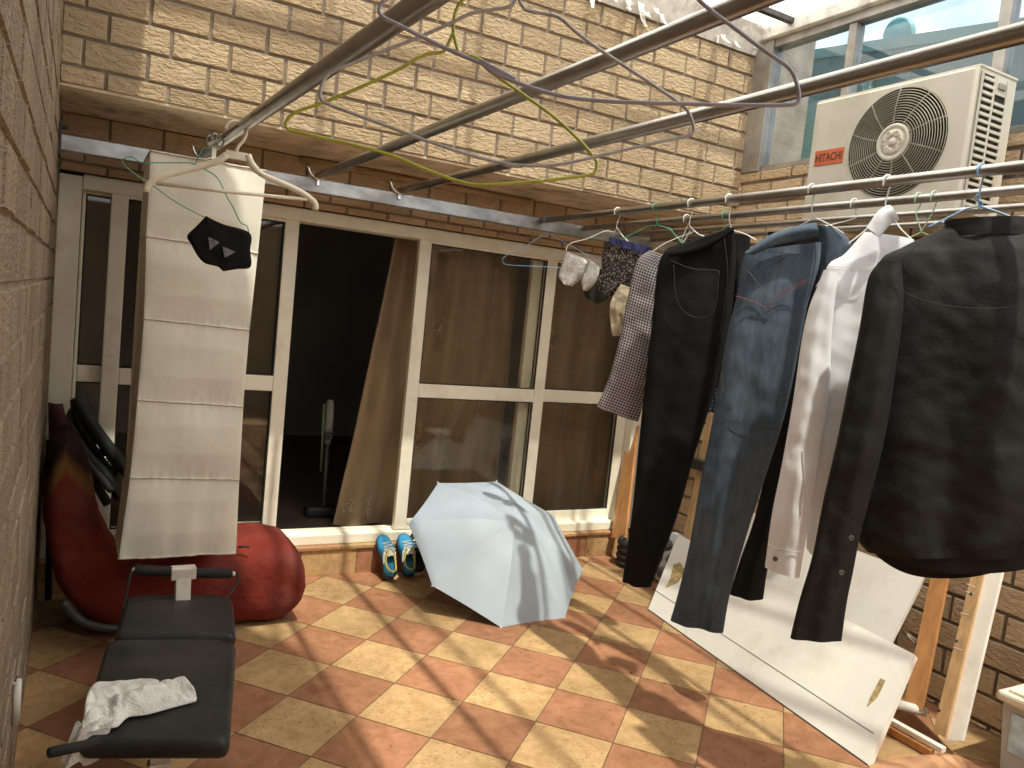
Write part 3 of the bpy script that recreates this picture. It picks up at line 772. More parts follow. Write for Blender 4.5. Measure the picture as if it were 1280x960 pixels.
def curtain(label, xt, xb, y, folds, seed, emb):
    """xt/xb: (left,right) at top and bottom"""
    t = thing('curtain', ((xb[0]+xb[1])/2, y, .19), label, 'curtain', None)
    rnd = random.Random(seed); ph = [rnd.uniform(0, 6) for _ in range(4)]
    z1, z0 = 2.02, .19
    def f(s, v):
        a = xt[0]+(xb[0]-xt[0])*v**1.1; b = xt[1]+(xb[1]-xt[1])*v
        x = a+(b-a)*s
        ws = s+.05*mnoise.noise(V((s*4, v*1.6, seed)))
        y_ = y+(.018+.016*v)*sin(2*pi*folds*ws+ph[0]+.9*sin(2.5*v+ph[1]))+.016*mnoise.noise(V((s*7, v*2.2, seed+5)))*(1+v)+.008*mnoise.noise(V((s*9, v*5, seed)))
        return V((x, y_, z1+(z0-z1)*v))
    mb = MB(); mb.grid(f, 160, 60); mb.grid(lambda s, v: f(s, v)+V((0, .004, 0)), 160, 60)
    mb.build('drape', 'curtain', t)
    for s, v in emb:
        c = f(s, v); m2 = MB()
        for k in range(7):
            a0 = rnd.uniform(0, 6.28); r = rnd.uniform(.015, .035); cx = rnd.uniform(-.03, .03); cz = rnd.uniform(-.07, .07)
            pts = []
            for i in range(12):
                a = a0+i*.42; rr2 = r*(1-i/16)
                X = c.x+cx+rr2*cos(a); Zz = c.z+cz+rr2*1.5*sin(a)
                pts.append(V((X, f(s+(X-c.x)/max(.3, (xb[1]-xb[0])), v).y-.006, Zz)))
            m2.tube(pts, .0018, 4)
        m2.build('embroidery', 'curtain_emb', t)
    return t
curtain('bronze satin curtain drawn aside at the open doorway and behind the third pane', (1.70, 2.60), (1.46, 2.60), 4.68, 5, 3, [(.42, .30), (.75, .52), (.40, .68), (.80, .72), (.06, .93), (.16, .93)])
curtain('bronze satin curtain hanging bunched behind the far right pane', (2.70, 3.50), (2.66, 3.50), 4.69, 3.2, 8, [(.15, .66), (.3, .3), (.2, .92)])

vac = thing('stick_vacuum', U(405, 660, 'y', 5.0), 'slim grey upright stick vacuum standing inside the dark doorway', 'vacuum')
mb = MB(); A = U(413, 500, 'y', 5.0); B = U(411, 530, 'y', 5.0); mb.tube(smooth_path([A, A.lerp(B, .5), B, U(409, 555, 'y', 5.0)], 14), [.018, .026, .028, .028, .028, .029, .029, .029, .028, .028, .027, .026, .024, .018], 12); mb.build('body', 'vac_grey', vac)
mb = MB(); mb.lathe(U(411, 545, 'y', 4.955), -Y3, [(.028, -.02), (.028, .0), (.022, .006), (.018, .001), (.008, .001), (.006, .006), (0, .006)], 24); mb.build('dial', 'vac_dark', vac)
mb = MB(); mb.tube([U(409, 553, 'y', 5.0), U(404, 640, 'y', 5.0), U(402, 664, 'y', 5.0)], .016, 10); mb.build('wand', 'vac_dark', vac)
mb = MB(); mb.tube([U(405, 505, 'y', 4.985), U(401, 590, 'y', 4.985)], .008, 8); mb.build('trim', 'vac_green', vac)
q = U(402, 664, 'y', 5.0); mb = MB(); mb.box((q.x-.12, q.y-.05, .166), (q.x+.12, q.y+.06, .235), 0, .02); mb.tube([q, V((q.x, q.y, .2))], .014, 8); mb.build('floor_head', 'vac_dark', vac)

# ------------------------------------------------------------------ steel bar, pipe and poles
YB, ZB = 4.0, 2.15
o = thing('support_bar', (1.7, YB, ZB-.035), 'galvanised steel bar spanning the recess above the sliding door', 'bar')
mb = MB(); mb.box((XL+.003, YB-.02, ZB-.036), (XR-.003, YB+.02, ZB+.036), 0, .006); mb.build('beam', 'galv', o)
mb = MB(); mb.box((XL+.001, YB-.035, ZB-.06), (XL+.012, YB+.035, ZB+.085), 0, .002); mb.tube([V((XL+.0, YB, ZB+.065)), V((XL+.035, YB, ZB+.065))], .009, 8); mb.build('wall_bracket', 'dark_metal', o)
mb = MB(); mb.tube([V((.99, 4.30, 2.318)), V((2.42, 4.30, 2.318))], .017, 12); tag(mb.build('pipe', 'pipe_tan'), 'tan pipe fixed beneath the brick overhang', 'pipe')

ZP = ZB+.036+.022
GP = 'steel drying poles resting on the bar'
def pole(p, q, r, label):
    mb = MB(); p, q = V(p), V(q)
    mb.tube([p.lerp(q, i/12) for i in range(13)], r, 24, cap=False)
    d = (q-p).normalized()
    for c, s in ((p, -1), (q, 1)):
        mb.lathe(c, d*s, [(r, 0), (r*1.05, 0.0), (r*1.05, .004), (r*.9, .008), (0, .009)], 24)
    return tag(mb.build('drying_pole', 'steel'), label, 'pole', GP)
P1a, P1b = V((.475, 4.05, 2.212)), V((.452, -.3, 2.03))
_n = U(524, 1, 'x', .455); sl = (P1a.z-_n.z)/(P1a.y-_n.y); P1b = V((.452, -.3, P1a.z-sl*(P1a.y+.3)))
pole(P1a, P1b, .0215, 'steel drying pole above the white plastic hanger and canvas organiser')
pole((1.03, 4.05, ZP), (1.03, -.3, ZP), .020, 'steel drying pole at mid ceiling carrying no hangers, second from left')
pole((1.475, 4.05, ZP), (1.475, -.3, ZP), .020, 'steel drying pole crossing in front of the outdoor air conditioner')
pole((2.32, 4.05, 2.19-.017), (2.32, -.3, 2.19-.017), .0175, 'steel drying pole from which the shirts and jeans hang')
ZQ = 2.172
pole((2.62, 4.05, ZQ), (2.62, -.3, ZQ), .0165, 'steel drying pole right behind the loaded clothes pole')
pole((2.90, 4.05, ZQ), (2.90, -.3, ZQ), .015, 'thin steel drying pole third from the clothes, below the air conditioner')
pole((3.13, 4.05, ZQ), (3.13, -.3, ZQ), .014, 'thinnest steel drying pole nearest the right brick wall')
GH = 'forked pole hooks on the bar'
def fork(x, z, label, back=.0):
    mb = MB()
    pts = [V((x+.05*cos(a), YB-.022-.004, z+.016+.046*sin(a))) for a in [pi*1.02+i*pi*.96/14 for i in range(15)]]
    pts = [pts[0]+V((-.012, 0, .012))]+pts+[pts[-1]+V((.012, 0, .012))]
    mb.tube(pts, .0065, 8)
    mb.box((x-.008, YB-.031, ZB+.0), (x+.008, YB-.021, z-.026), 0, .002)
    return tag(mb.build('pole_hook', 'chrome'), label, 'hook', GH)
fork(.475, ZP+.006, 'chrome forked hook holding the pole beside the canvas organiser')
fork(1.01, ZP+.006, 'chrome forked hook holding the middle pole on the steel bar')
fork(1.44, ZP+.006, 'open chrome forked hook on the bar left of the third pole')

# ------------------------------------------------------------------ air conditioner
ac = thing('air_conditioner', (3.35, 2.46, 2.2), 'cream outdoor air conditioning unit with a round fan grille on the right wall', 'air conditioner')
AX, AY0, AY1, AZ0, AZ1, AD = 3.2, 2.055, 2.875, 2.235, 2.832, .29
cy_, cz_, cr_ = 2.39, 2.562, .247
mb = MB(); N_ = 72
ring = []; outer = []
for k in range(N_):
    a = 2*pi*k/N_; dy, dz = cos(a), sin(a)
    ring.append(V((AX, cy_+cr_*dy, cz_+cr_*dz)))
    ty = ((AY1-.012-cy_)/dy if dy > 0 else (AY0+.012-cy_)/dy) if abs(dy) > 1e-6 else 1e9
    tz = ((AZ1-.012-cz_)/dz if dz > 0 else (AZ0+.012-cz_)/dz) if abs(dz) > 1e-6 else 1e9
    t = min(ty, tz); outer.append(V((AX, cy_+t*dy, cz_+t*dz)))
# snap to corners
for Y_, Z_ in ((AY0+.012, AZ0+.012), (AY1-.012, AZ0+.012), (AY1-.012, AZ1-.012), (AY0+.012, AZ1-.012)):
    i = min(range(N_), key=lambda k: (outer[k]-V((AX, Y_, Z_))).length); outer[i] = V((AX, Y_, Z_))
mb.add(ring+outer, [(k, (k+1) % N_, N_+(k+1) % N_, N_+k) for k in range(N_)])
mb.add(ring+[p+V((.11, 0, 0)) for p in ring], [(k, (k+1) % N_, N_+(k+1) % N_, N_+k) for k in range(N_)], 1)
mb.add([p+V((.11, 0, 0)) for p in ring], [tuple(range(N_))], 1)
def rect(x, i): return [V((x, AY0+i, AZ0+i)), V((x, AY1-i, AZ0+i)), V((x, AY1-i, AZ1-i)), V((x, AY0+i, AZ1-i))]
fr = [rect(AX, .012), rect(AX+.004, .004), rect(AX+.014, 0), rect(AX+AD, 0)]
for A, B in zip(fr, fr[1:]):
    mb.add(A+B, [(k, (k+1) % 4, 4+(k+1) % 4, 4+k) for k in range(4)])
mb.add(fr[-1], [(0, 1, 2, 3)])
mb.box((AX+.02, AY0-.004, AZ1), (AX+AD+.004, AY1+.004, AZ1+.012), 0, .004)
mb.build('casing', ['ac_body', 'ac_dark'], ac)
mb = MB()
for k in range(15):
    r = .082+(cr_-.086)*k/14
    dome = .016*(1-((k)/14)**2)
    mb.tube([V((AX-.004-dome, cy_+r*cos(a), cz_+r*sin(a))) for a in [2*pi*i/64 for i in range(64)]], .0024, 6, closed=True)
for k in range(10):
    a = 2*pi*(k+.3)/10; a2 = a+.42
    mb.tube([V((AX-.002-.018*(1-t*t), cy_+(.07+(cr_-.07)*t)*cos(a+(a2-a)*t*.25), cz_+(.07+(cr_-.07)*t)*sin(a+(a2-a)*t*.25))) for t in [i/8 for i in range(9)]], .003, 6)
mb.build('fan_grille', 'ac_grille', ac)
mb = MB(); mb.lathe((AX-.012, cy_, cz_), (-1, 0, 0), [(.086, -.006), (.086, .006), (.080, .012), (.068, .012), (.064, .008), (.058, .008), (.055, .012), (.03, .013), (.027, .009), (.020, .009), (.018, .014), (0, .015)], 40)
for k in range(6):
    a = 2*pi*k/6; mb.tube([V((AX-.026, cy_+.04*cos(a)+.012*cos(b), cz_+.04*sin(a)+.012*sin(b))) for b in [2*pi*i/16 for i in range(16)]], .0018, 5, closed=True)
mb.build('hub_badge', 'ac_body', ac)
mb = MB()
for k in range(4):
    def blade(u, v, k=k):
        a = 2*pi*k/4+u*1.1; r = .05+v*.175
        return V((AX+.05+.035*(u-.5), cy_+r*cos(a), cz_+r*sin(a)))
    mb.grid(blade, 8, 6); mb.grid(lambda u, v: blade(u, v)+V((.004, 0, 0)), 8, 6)
mb.lathe((AX+.06, cy_, cz_), (-1, 0, 0), [(.06, -.03), (.06, .02), (0, .03)], 24)
mb.build('fan_blades', 'ac_dark', ac)
pA, pB, pC = U(1020, 190, 'x', AX), U(1056, 183, 'x', AX), U(1020, 208, 'x', AX)
mb = MB(); mb.box((AX-.004, min(pA.y, pB.y), 2.508), (AX-.0005, max(pA.y, pB.y), 2.582), 0, .001); plate = mb.build('brand_plate', 'ac_plate', ac)
def text_mesh(s, name, mat, parent, c, u, v, width, height, depth):
    cu = bpy.data.curves.new('txt', 'FONT'); cu.body = s; cu.align_x = 'CENTER'; cu.align_y = 'CENTER'; cu.extrude = .01; cu.offset = .018
    to = bpy.data.objects.new('txt', cu); COL.objects.link(to)
    dg = bpy.context.evaluated_depsgraph_get(); me = bpy.data.meshes.new_from_object(to.evaluated_get(dg))
    bpy.data.objects.remove(to)
    xs = [q.co.x for q in me.vertices]; ys = [q.co.y for q in me.vertices]
    sx = width/(max(xs)-min(xs)); sy = height/(max(ys)-min(ys)); mx, my = (max(xs)+min(xs))/2, (max(ys)+min(ys))/2
    u, v = V(u), V(v); n = u.cross(v)
    for q in me.vertices: q.co = V(c)+u*((q.co.x-mx)*sx)+v*((q.co.y-my)*sy)+n*(q.co.z*depth/.01)
    me.materials.clear(); me.materials.append(MT[mat])
    o = bpy.data.objects.new(name, me); COL.objects.link(o); o.parent = parent; o.matrix_parent_inverse = PINV.get(parent.name, Matrix.Identity(4))
    return o
text_mesh('HITACHI', 'lettering', 'ac_text', plate, (AX-.0042, (pA.y+pB.y)/2, 2.545), (0, -1, 0), (0, 0, 1), abs(pA.y-pB.y)*.90, .040, .0006)
# side face toward the camera: louvred vent
mb = MB(); mb.box((AX+.035, AY0-.003, AZ0+.03), (AX+.215, AY0+.001, AZ1-.02), 1)
for sx in (AX+.028, AX+.118, AX+.213):
    mb.box((sx, AY0-.010, AZ0+.02), (sx+.013, AY0-.0035, AZ1-.012), 0, .002)
nz = 19
for k in range(nz):
    zz = AZ0+.035+(AZ1-AZ0-.075)*k/(nz-1)
    mb.obox((AX+.08, AY0-.007, zz), X3, Y3, Z3, .039, .0045, .0065, 0, .0015)
    if k < nz-3: mb.obox((AX+.172, AY0-.007, zz), X3, Y3, Z3, .0405, .0045, .0065, 0, .0015)
mb.box((AX+.135, AY0-.009, AZ1-.09), (AX+.21, AY0-.0035, AZ1-.02), 0, .003)
mb.build('side_vent', ['ac_body', 'ac_dark'], ac)
mb = MB(); mb.box((AX+.145, AY0-.016, AZ1-.065), (AX+.20, AY0-.0095, AZ1-.04), 0, .004); mb.build('handle', 'ac_grille', ac)
for yy in (2.2, 2.72):
    mb = MB(); mb.bar((XR, yy, AZ0-.02), (AX-.02, yy, AZ0-.02), .04, .036, Z3, 0, .003); mb.bar((XR-.01, yy, AZ0-.3), (AX+.1, yy, AZ0-.04), .03, .03, Z3); mb.build('wall_bracket', 'alu', ac)

# ------------------------------------------------------------------ umbrella
uc = V((2.16465, 3.81668, .28343)); az, el, ur, uh, uph = .08475928, .96887, .54184881, .2123241, -1.97740391
un = V((sin(az)*cos(el), -cos(az)*cos(el), sin(el))); ua = V((cos(az), sin(az), 0)); ub = un.cross(ua)
um = thing('umbrella', (2.19, 3.41, 0), 'open pale blue umbrella resting on its canopy edge on the tiles', 'umbrella')
apex = uc+un*uh
def rimp(k): return uc+ur*(cos(uph+k*pi/4)*ua+sin(uph+k*pi/4)*ub)
def dome(rr_, k, f):
    """point at radius fraction rr_ between ribs k and k+1"""
    hgt = uh*(1-rr_**1.75)
    A, B = rimp(k)-uc, rimp(k+1)-uc
    p = A.lerp(B, f)
    pinch = 1-.010*rr_*sin(pi*f)
    sag = -.004*sin(pi*f)*sin(pi*min(1, rr_*1.02))*(.4+.6*rr_)
    return uc+p*rr_*pinch+un*(hgt+sag)
mb = MB()
for k in range(8):
    mb.grid(lambda f, r, k=k: dome(max(r, .012), k, f), 11, 22)
    mb.grid(lambda f, r, k=k: dome(max(r, .012), k, f)-un*.0025, 11, 22)
mb.build('canopy', 'umb', um)
mb = MB(); mb.lathe(apex, un, [(.014, -.004), (.012, .006), (.006, .010), (.005, .028), (0, .032)], 14); mb.build('ferrule', 'umb_under', um)
for k in range(8):
    mb = MB(); mb.tube([dome(i/14, k, 0)-un*.006 for i in range(1, 15)]+[rimp(k)+(rimp(k)-uc).normalized()*.004], .0022, 6); rb = mb.build('rib', 'umb_rib', um)
    e = rimp(k); mb = MB(); mb.tube([e-(e-uc).normalized()*.006, e+(e-uc).normalized()*.009], [.0035, .0045], 8); mb.build('tip', 'umb_under', rb)
mb = MB(); mb.tube([apex-un*.005, uc-un*.30], .006, 10); mb.build('shaft', 'umb_rib', um)
mb = MB(); hx = uc-un*.30; mb.tube([hx, hx-un*.10], .014, 12); mb.build('handle', 'rubber', um)

# ------------------------------------------------------------------ shoes
def shoe(pos, yaw, tilt, label, kind, group, scale=1., grp=None):
    t = thing('shoe', pos, label, 'shoe', group)
    t.rotation_euler = (tilt, 0, yaw); t.scale = (scale,)*3
    PINV[t.name] = Matrix.Identity(4)
    Lh = .275
    def half(v):   # half width along length (0 heel .. 1 toe)
        return .036*(1-max(0, (.12-v)/.12)**2*.75)*(1+.28*math.exp(-((v-.70)/.2)**2)-.06*math.exp(-((v-.4)/.12)**2))*sqrt(max(.0, 1-max(0, (v-.80)/.2)**2.4))
    cxl = lambda v: .006*sin(pi*v)
    mats = {'blue': ('shoe_blue', 'shoe_navy', 'shoe_yellow', 'shoe_white', 'insole'), 'black': ('shoe_black', 'shoe_white', 'shoe_black', 'shoe_white', 'insole_dark')}[kind]
    # sole
    mb = MB(); n = 30
    def sole(u, v):
        a = u*2*pi
        yy = .5+.5*cos(a)*1.0
        return None
    outl = [V((cxl(i/n)+half(i/n)+.004, (i/n)*Lh, 0)) for i in range(n+1)]+[V((cxl(i/n)-half(i/n)-.004, (i/n)*Lh, 0)) for i in range(n, -1, -1)]
    k = len(outl)
    lay = [(0, .94), (.004, 1.), (.026, 1.02), (.030, .98)]
    cen = V((0, Lh*.5, 0)); verts = []
    for z, s in lay:
        for p in outl: verts.append(V((cen.x+(p.x-cen.x)*s, cen.y+(p.y-cen.y)*(1+(s-1)*.3), z+.012*max(0, p.y/Lh-.75)*2)))
    fc = [tuple(reversed(range(k))), tuple(range((len(lay)-1)*k, len(lay)*k))]
    for j in range(len(lay)-1): fc += [(j*k+i, j*k+(i+1) % k, (j+1)*k+(i+1) % k, (j+1)*k+i) for i in range(k)]
    mb.add(verts, fc); mb.build('sole', mats[1], t)
    # upper: cross sections, open at the top between heel and tongue
    def top(v):
        if v < .5: return .078-.018*sin(pi*min(1, v/.5))+.0*v
        return .078-.036*((v-.5)/.5)**.8
    mb = MB(); nv, nu = 36, 21
    def opening(v): return .0 if v > .56 else .60*sin(pi*min(1, max(0, (v-.035)/.525)))**.55
    def upper(u, v, ins=0.):
        h = half(v)-ins; a = (u-.5)*pi          # -pi/2..pi/2 : left to right over the top
        op = opening(v)*pi/2
        a = math.copysign(op+(pi/2-op)*abs(a)/(pi/2), u-.5) if op > 0 else a
        x = cxl(v)+h*sin(a)*(1.03 if abs(a) > .9 else 1.)
        z = .026+(top(v)-.026-ins)*max(0, cos(a))**.62
        return V((x, .004+v*(Lh-.008), z))
    for h0, h1 in ((0, .49999), (.50001, 1)):
        mb.grid(lambda s, v, a=h0, b=h1: upper(a+(b-a)*s, .006+.985*v), 11, nv)
        mb.grid(lambda s, v, a=h0, b=h1: upper(a+(b-a)*s, .03+.93*v, .004), 11, nv, 1)
    mb.build('upper', [mats[0], mats[2]], t)
    mb = MB()
    rim = [upper(.4999, .04+.515*i/20) for i in range(21)]+[upper(.5001, .555-.515*i/20) for i in range(21)]
    mb.tube(rim, .0052, 8, closed=True); mb.build('collar', mats[2] if kind == 'blue' else 'shoe_black', t)
    mb = MB(); mb.grid(lambda s, v: V((cxl(v)+half(v)*.86*(2*s-1), .01+v*(Lh*.55), .034)), 8, 16); mb.build('insole', mats[4], t)
    mb = MB(); mb.grid(lambda s, v: V((cxl(.5)+(s-.5)*.04, Lh*(.40+.16*v), .088-.012*v-.012*(2*s-1)**2)), 8, 8); mb.grid(lambda s, v: V((cxl(.5)+(s-.5)*.04, Lh*(.40+.16*v), .085-.012*v-.012*(2*s-1)**2)), 8, 8); mb.build('tongue', mats[3] if kind == 'blue' else 'shoe_black', t)
    mb = MB()
    for i in range(6):
        v = .54+.045*i; mb.tube([upper(.5+w, v+(.018 if (i % 2) else -.018)*(w/.2))+V((0, 0, .003)) for w in (-.2, -.12, -.04, .04, .12, .2)], .0027, 6)
    b0 = upper(.5, .56)+V((0, 0, .006))
    for sx in (-1, 1):
        mb.tube(smooth_path([b0, b0+V((sx*.02, -.012, .01)), b0+V((sx*.034, .004, .002)), b0+V((sx*.014, .006, .002))], 12), .0022, 6)
    mb.build('lace', 'shoe_white', t)
    if kind == 'blue':
        mb = MB()
        for sx in (0, 1):
            for q in range(2):
                f = (lambda v: .10+.28*v) if sx == 0 else (lambda v: .90-.28*v)
                mb.tube([upper(f(i/8), .30+.06*q+.22*i/8)+V(((-1 if sx == 0 else 1)*.002, 0, .001)) for i in range(9)], .005, 6)
        mb.build('stripe', 'shoe_white', t)
    return t
sp = U(488, 728, 'z', 0)
shoe((sp.x, 4.155, .012), radians(3), radians(46), 'turquoise blue trainer with yellow lining, left shoe of the pair on the step', 'blue', 'shoes propped against the step')
sp2 = U(513, 728, 'z', 0)
shoe((sp2.x+.005, 4.165, .012), radians(-4), radians(45), 'turquoise blue trainer right beside the black sneaker', 'blue', 'shoes propped against the step')
sp3 = U(537, 728, 'z', 0)
shoe((sp3.x-.046, 4.175, .012), radians(-10), radians(44), 'black lace-up sneaker half hidden behind the umbrella', 'black', 'shoes propped against the step', 1.02)

# ------------------------------------------------------------------ canvas organiser
og = thing('hanging_organiser', (.42, 3.58, .475), 'tall off-white canvas hanging shelf organiser with a creased front cover', 'organiser')
OY = 3.40; OD = .34
zl = [2.093, 1.767, 1.446, 1.122, .808, .475]
xl = [.213, .217, .227, .222, .213, .190]; xr_ = [.648, .640, .628, .626, .632, .640]
def interp(z, arr):
    for (za, a), (zb, b) in zip(zip(zl, arr), zip(zl[1:], arr[1:])):
        if z >= zb-1e-6: return a+(b-a)*(za-z)/(za-zb)
    return arr[-1]
def seamdist(z): return min(abs(z-q) for q in zl)
def front(s, v):
    z = zl[0]+(zl[-1]-zl[0])*v; a, b = interp(z, xl), interp(z, xr_)
    d = seamdist(z); bulge = .014*min(1, d/.10)*sin(pi*s)**.5
    pk = .0020*math.exp(-abs(min((q-z) for q in zl if q >= z-1e-6))/.10)*mnoise.noise(V((s*10, z*2.2, 4)))+.0016*math.exp(-d/.02)*mnoise.noise(V((s*22, z*9, 0)))*2
    bot = .012*mnoise.noise(V((s*5+1, 3, 1)))*((.83-z)/.35 if z < .83 else 0)
    return V((a+(b-a)*s, OY-bulge-pk-bot+.006*mnoise.noise(V((s*3, z*3, 2))), z))
mb = MB(); mb.grid(front, 70, 200); mb.grid(lambda s, v: front(s, v)+V((0, .003, 0)), 70, 200); mb.build('front_cover', 'canvas', og)
for sgn, arr in ((-1, xl), (1, xr_)):
    def side(s, v, arr=arr, sgn=sgn):
        z = zl[0]+(zl[-1]-zl[0])*v; d = seamdist(z)
        sag = .022*min(1, d/.12)*sin(pi*s)**.7
        return V((interp(z, arr)-sgn*sag+.004*mnoise.noise(V((s*4, z*4, 9*sgn))), OY+.002+OD*s, z))
    mb = MB(); mb.grid(side, 24, 150); mb.grid(lambda s, v: side(s, v)+V((-sgn*.003, 0, 0)), 24, 150); mb.build('side_panel', 'canvas', og)
mb = MB(); mb.box((xl[0], OY+.002, zl[0]-.006), (xr_[0], OY+OD, zl[0]), 0, .002); mb.build('top_panel', 'canvas', og)
mb = MB(); mb.box((xl[-1], OY+.004, zl[-1]), (xr_[-1], OY+OD, zl[-1]+.006), 0, .002); mb.build('base_panel', 'canvas', og)
mb = MB(); mb.grid(lambda s, v: V((xl[0]+(xr_[0]-xl[0])*s, OY+OD, zl[0]+(zl[-1]-zl[0])*v)), 4, 20); mb.build('back_panel', 'canvas', og)
for z in zl:
    mb = MB(); v = (zl[0]-z)/(zl[0]-zl[-1]); d = .12 if 0 < v < 1 else 0
    def sm(s, v=v):
        p = front(s, v); return p+V((0, -.003, -.012*s*(1 if 0 < v < 1 else 0)+.002*mnoise.noise(V((s*14, v*20, 2)))))
    mb.tube([sm(i/50) for i in range(51)], .0032 if 0 < v < 1 else .004, 6)
    mb.tube([V((interp(z, xl)-.001, OY+.002+OD*i/6, z)) for i in range(7)], .003, 6)
    mb.build('seam', 'canvas_seam', og)
for xx in (.462,):
    mb = MB(); mb.box((xx-.008, OY+.15, 2.09), (xx+.008, OY+.156, 2.185), 0, .001); mb.build('strap', 'canvas', og)

# ------------------------------------------------------------------ hangers
GW = 'wire hangers hung from the near pole'
def wire_hanger(paths, r, mat, label, group=None, n=None):
    mb = MB()
    for pts in paths:
        mb.tube(smooth_path(pts, n or max(24, len(pts)*6)), r, 8)
    return tag(mb.build('coat_hanger', mat), label, 'hanger', group)
def z1(x, y): return (340+x/3.765, y/3.765)
def z2(x, y): return (600+x/3.048, y/3.048)
# yellow-green
pl = Plane((.44, .94, 2.0), -24)
yl = [z1(855, 150), z1(820, 225), z1(795, 248), z1(720, 258), z1(560, 345), z1(300, 460), z1(120, 525), z1(72, 565), z1(66, 600), z1(110, 620), z1(340, 672), z1(560, 730), z1(730, 800), z1(880, 853), z1(1000, 870), z1(1280, 850), z2(200, 693), z2(410, 668), z2(442, 645), z2(432, 595), z2(300, 460), z2(150, 350), z2(30, 265), z1(1020, 320), z1(975, 278), z1(940, 264), z1(905, 262), z1(880, 250), z1(866, 205), z1(852, 150)]
top1 = V((.455, .93, P1a.z-sl*(P1a.y-.93)+.024))
hook = [z1(852, 150), z1(860, 70), z1(880, 20), z1(905, -8)]
P = [pl(*p) for p in hook]
P += [P[-1].lerp(top1, .5)+V((.012, 0, .0)), top1+V((.016, 0, -.01)), top1, top1+V((-.022, 0, -.014)), top1+V((-.028, 0, -.04))]
wire_hanger([[pl(*p) for p in yl], P], .0022, 'w_yellow', 'yellow-green coated wire hanger, empty, below the left pole', GW)
# lavender
pl = Plane((.45, .66, 2.0), -34)
lv = [(735, -66), (690, -72), (560, -38), (500, -12), z1(530, 2), z1(508, 25), z1(503, 50), z1(520, 80), z1(600, 120), z1(720, 180), z1(880, 255), z1(1000, 305), z1(1150, 375), z2(0, 232), z2(70, 285), z2(200, 335), z2(330, 370), z2(520, 388), z2(760, 395), z2(1000, 401), z2(1190, 398), z2(1214, 380), z2(1210, 330), z2(1180, 262), z2(1080, 190), z2(960, 100), z2(880, 40), z2(835, 0), (845, -30), (790, -62), (735, -66)]
top2 = V((.455, .65, P1a.z-sl*(P1a.y-.65)+.024))
a = pl(735, -66)
wire_hanger([[pl(*p) for p in lv], [a, a.lerp(top2, .5)+V((.015, 0, 0)), top2+V((.02, 0, -.01)), top2, top2+V((-.022, 0, -.014)), top2+V((-.028, 0, -.04))]], .0021, 'w_lav', 'lavender grey coated wire hanger, nearest and largest, empty', GW)
# grey
pl = Plane((.44, .80, 2.0), -29)
gy = [(648, -14), z1(1140, 10), z1(1110, 35), z1(950, 60), z1(850, 105), z1(680, 180), z1(500, 250), z1(350, 310), z1(272, 345), z1(240, 385), z1(226, 440), z1(238, 476), z1(300, 505), z1(560, 600), z1(720, 660), z1(900, 720), z1(1050, 760), z1(1180, 785), z2(80, 625), z2(220, 632), z2(350, 618), z2(640, 550), z2(795, 516), z2(814, 490), z2(800, 440), z2(770, 400), z2(640, 310), z2(480, 205), z2(370, 125), z2(310, 72), z2(260, 55), z2(180, 40), z2(160, 20), z2(150, 0), (648, -14)]
top3 = V((.455, .79, P1a.z-sl*(P1a.y-.79)+.024)); a = pl(648, -14)
wire_hanger([[pl(*p) for p in gy], [a, a.lerp(top3, .5)+V((.015, 0, 0)), top3+V((.02, 0, -.01)), top3, top3+V((-.022, 0, -.014)), top3+V((-.028, 0, -.04))]], .0020, 'w_grey', 'pale grey coated wire hanger, empty, between the yellow and lavender ones', GW)
# white plastic hanger
hgy = 2.85
def zz3(x, y): return (130+x/4.571, 140+y/4.571)
pl = Plane((.43, hgy, 2.0), 0)
t = thing('coat_hanger', pl(*zz3(760, 100)), 'aged white plastic hanger hooked on the pole before the organiser', 'hanger')
mb = MB()
arm1 = smooth_path([pl(*zz3(*p)) for p in ((700, 245), (650, 280), (560, 310), (420, 345), (320, 375), (270, 400), (245, 430), (240, 455))], 30)
arm2 = smooth_path([pl(*zz3(*p)) for p in ((820, 245), (845, 300), (900, 355), (1000, 400), (1090, 440), (1160, 480), (1205, 525), (1205, 560))], 30)
for arm in (arm1, arm2): mb.tube(arm, [.0125]*6+[.0105]*20+[.012]*4, 10)
mb.tube([pl(*zz3(300, 408)), pl(*zz3(700, 455)), pl(*zz3(1160, 500))], .0062, 10)
mb.obox(pl(*zz3(758, 250)), X3, Y3, Z3, .038, .006, .014, 0, .004)
mb.tube(smooth_path([pl(*zz3(*p)) for p in ((1160, 500), (1145, 490), (1160, 488), (1175, 505))], 12), .004, 8)
mb.build('body', 'hanger_white', t)
mb = MB(); mb.tube(smooth_path([pl(*zz3(*p)) for p in ((755, 232), (765, 200), (800, 155), (812, 110), (795, 75), (745, 55), (705, 72), (693, 98))], 34), .0062, 10); mb.build('hook', 'hanger_white', t)
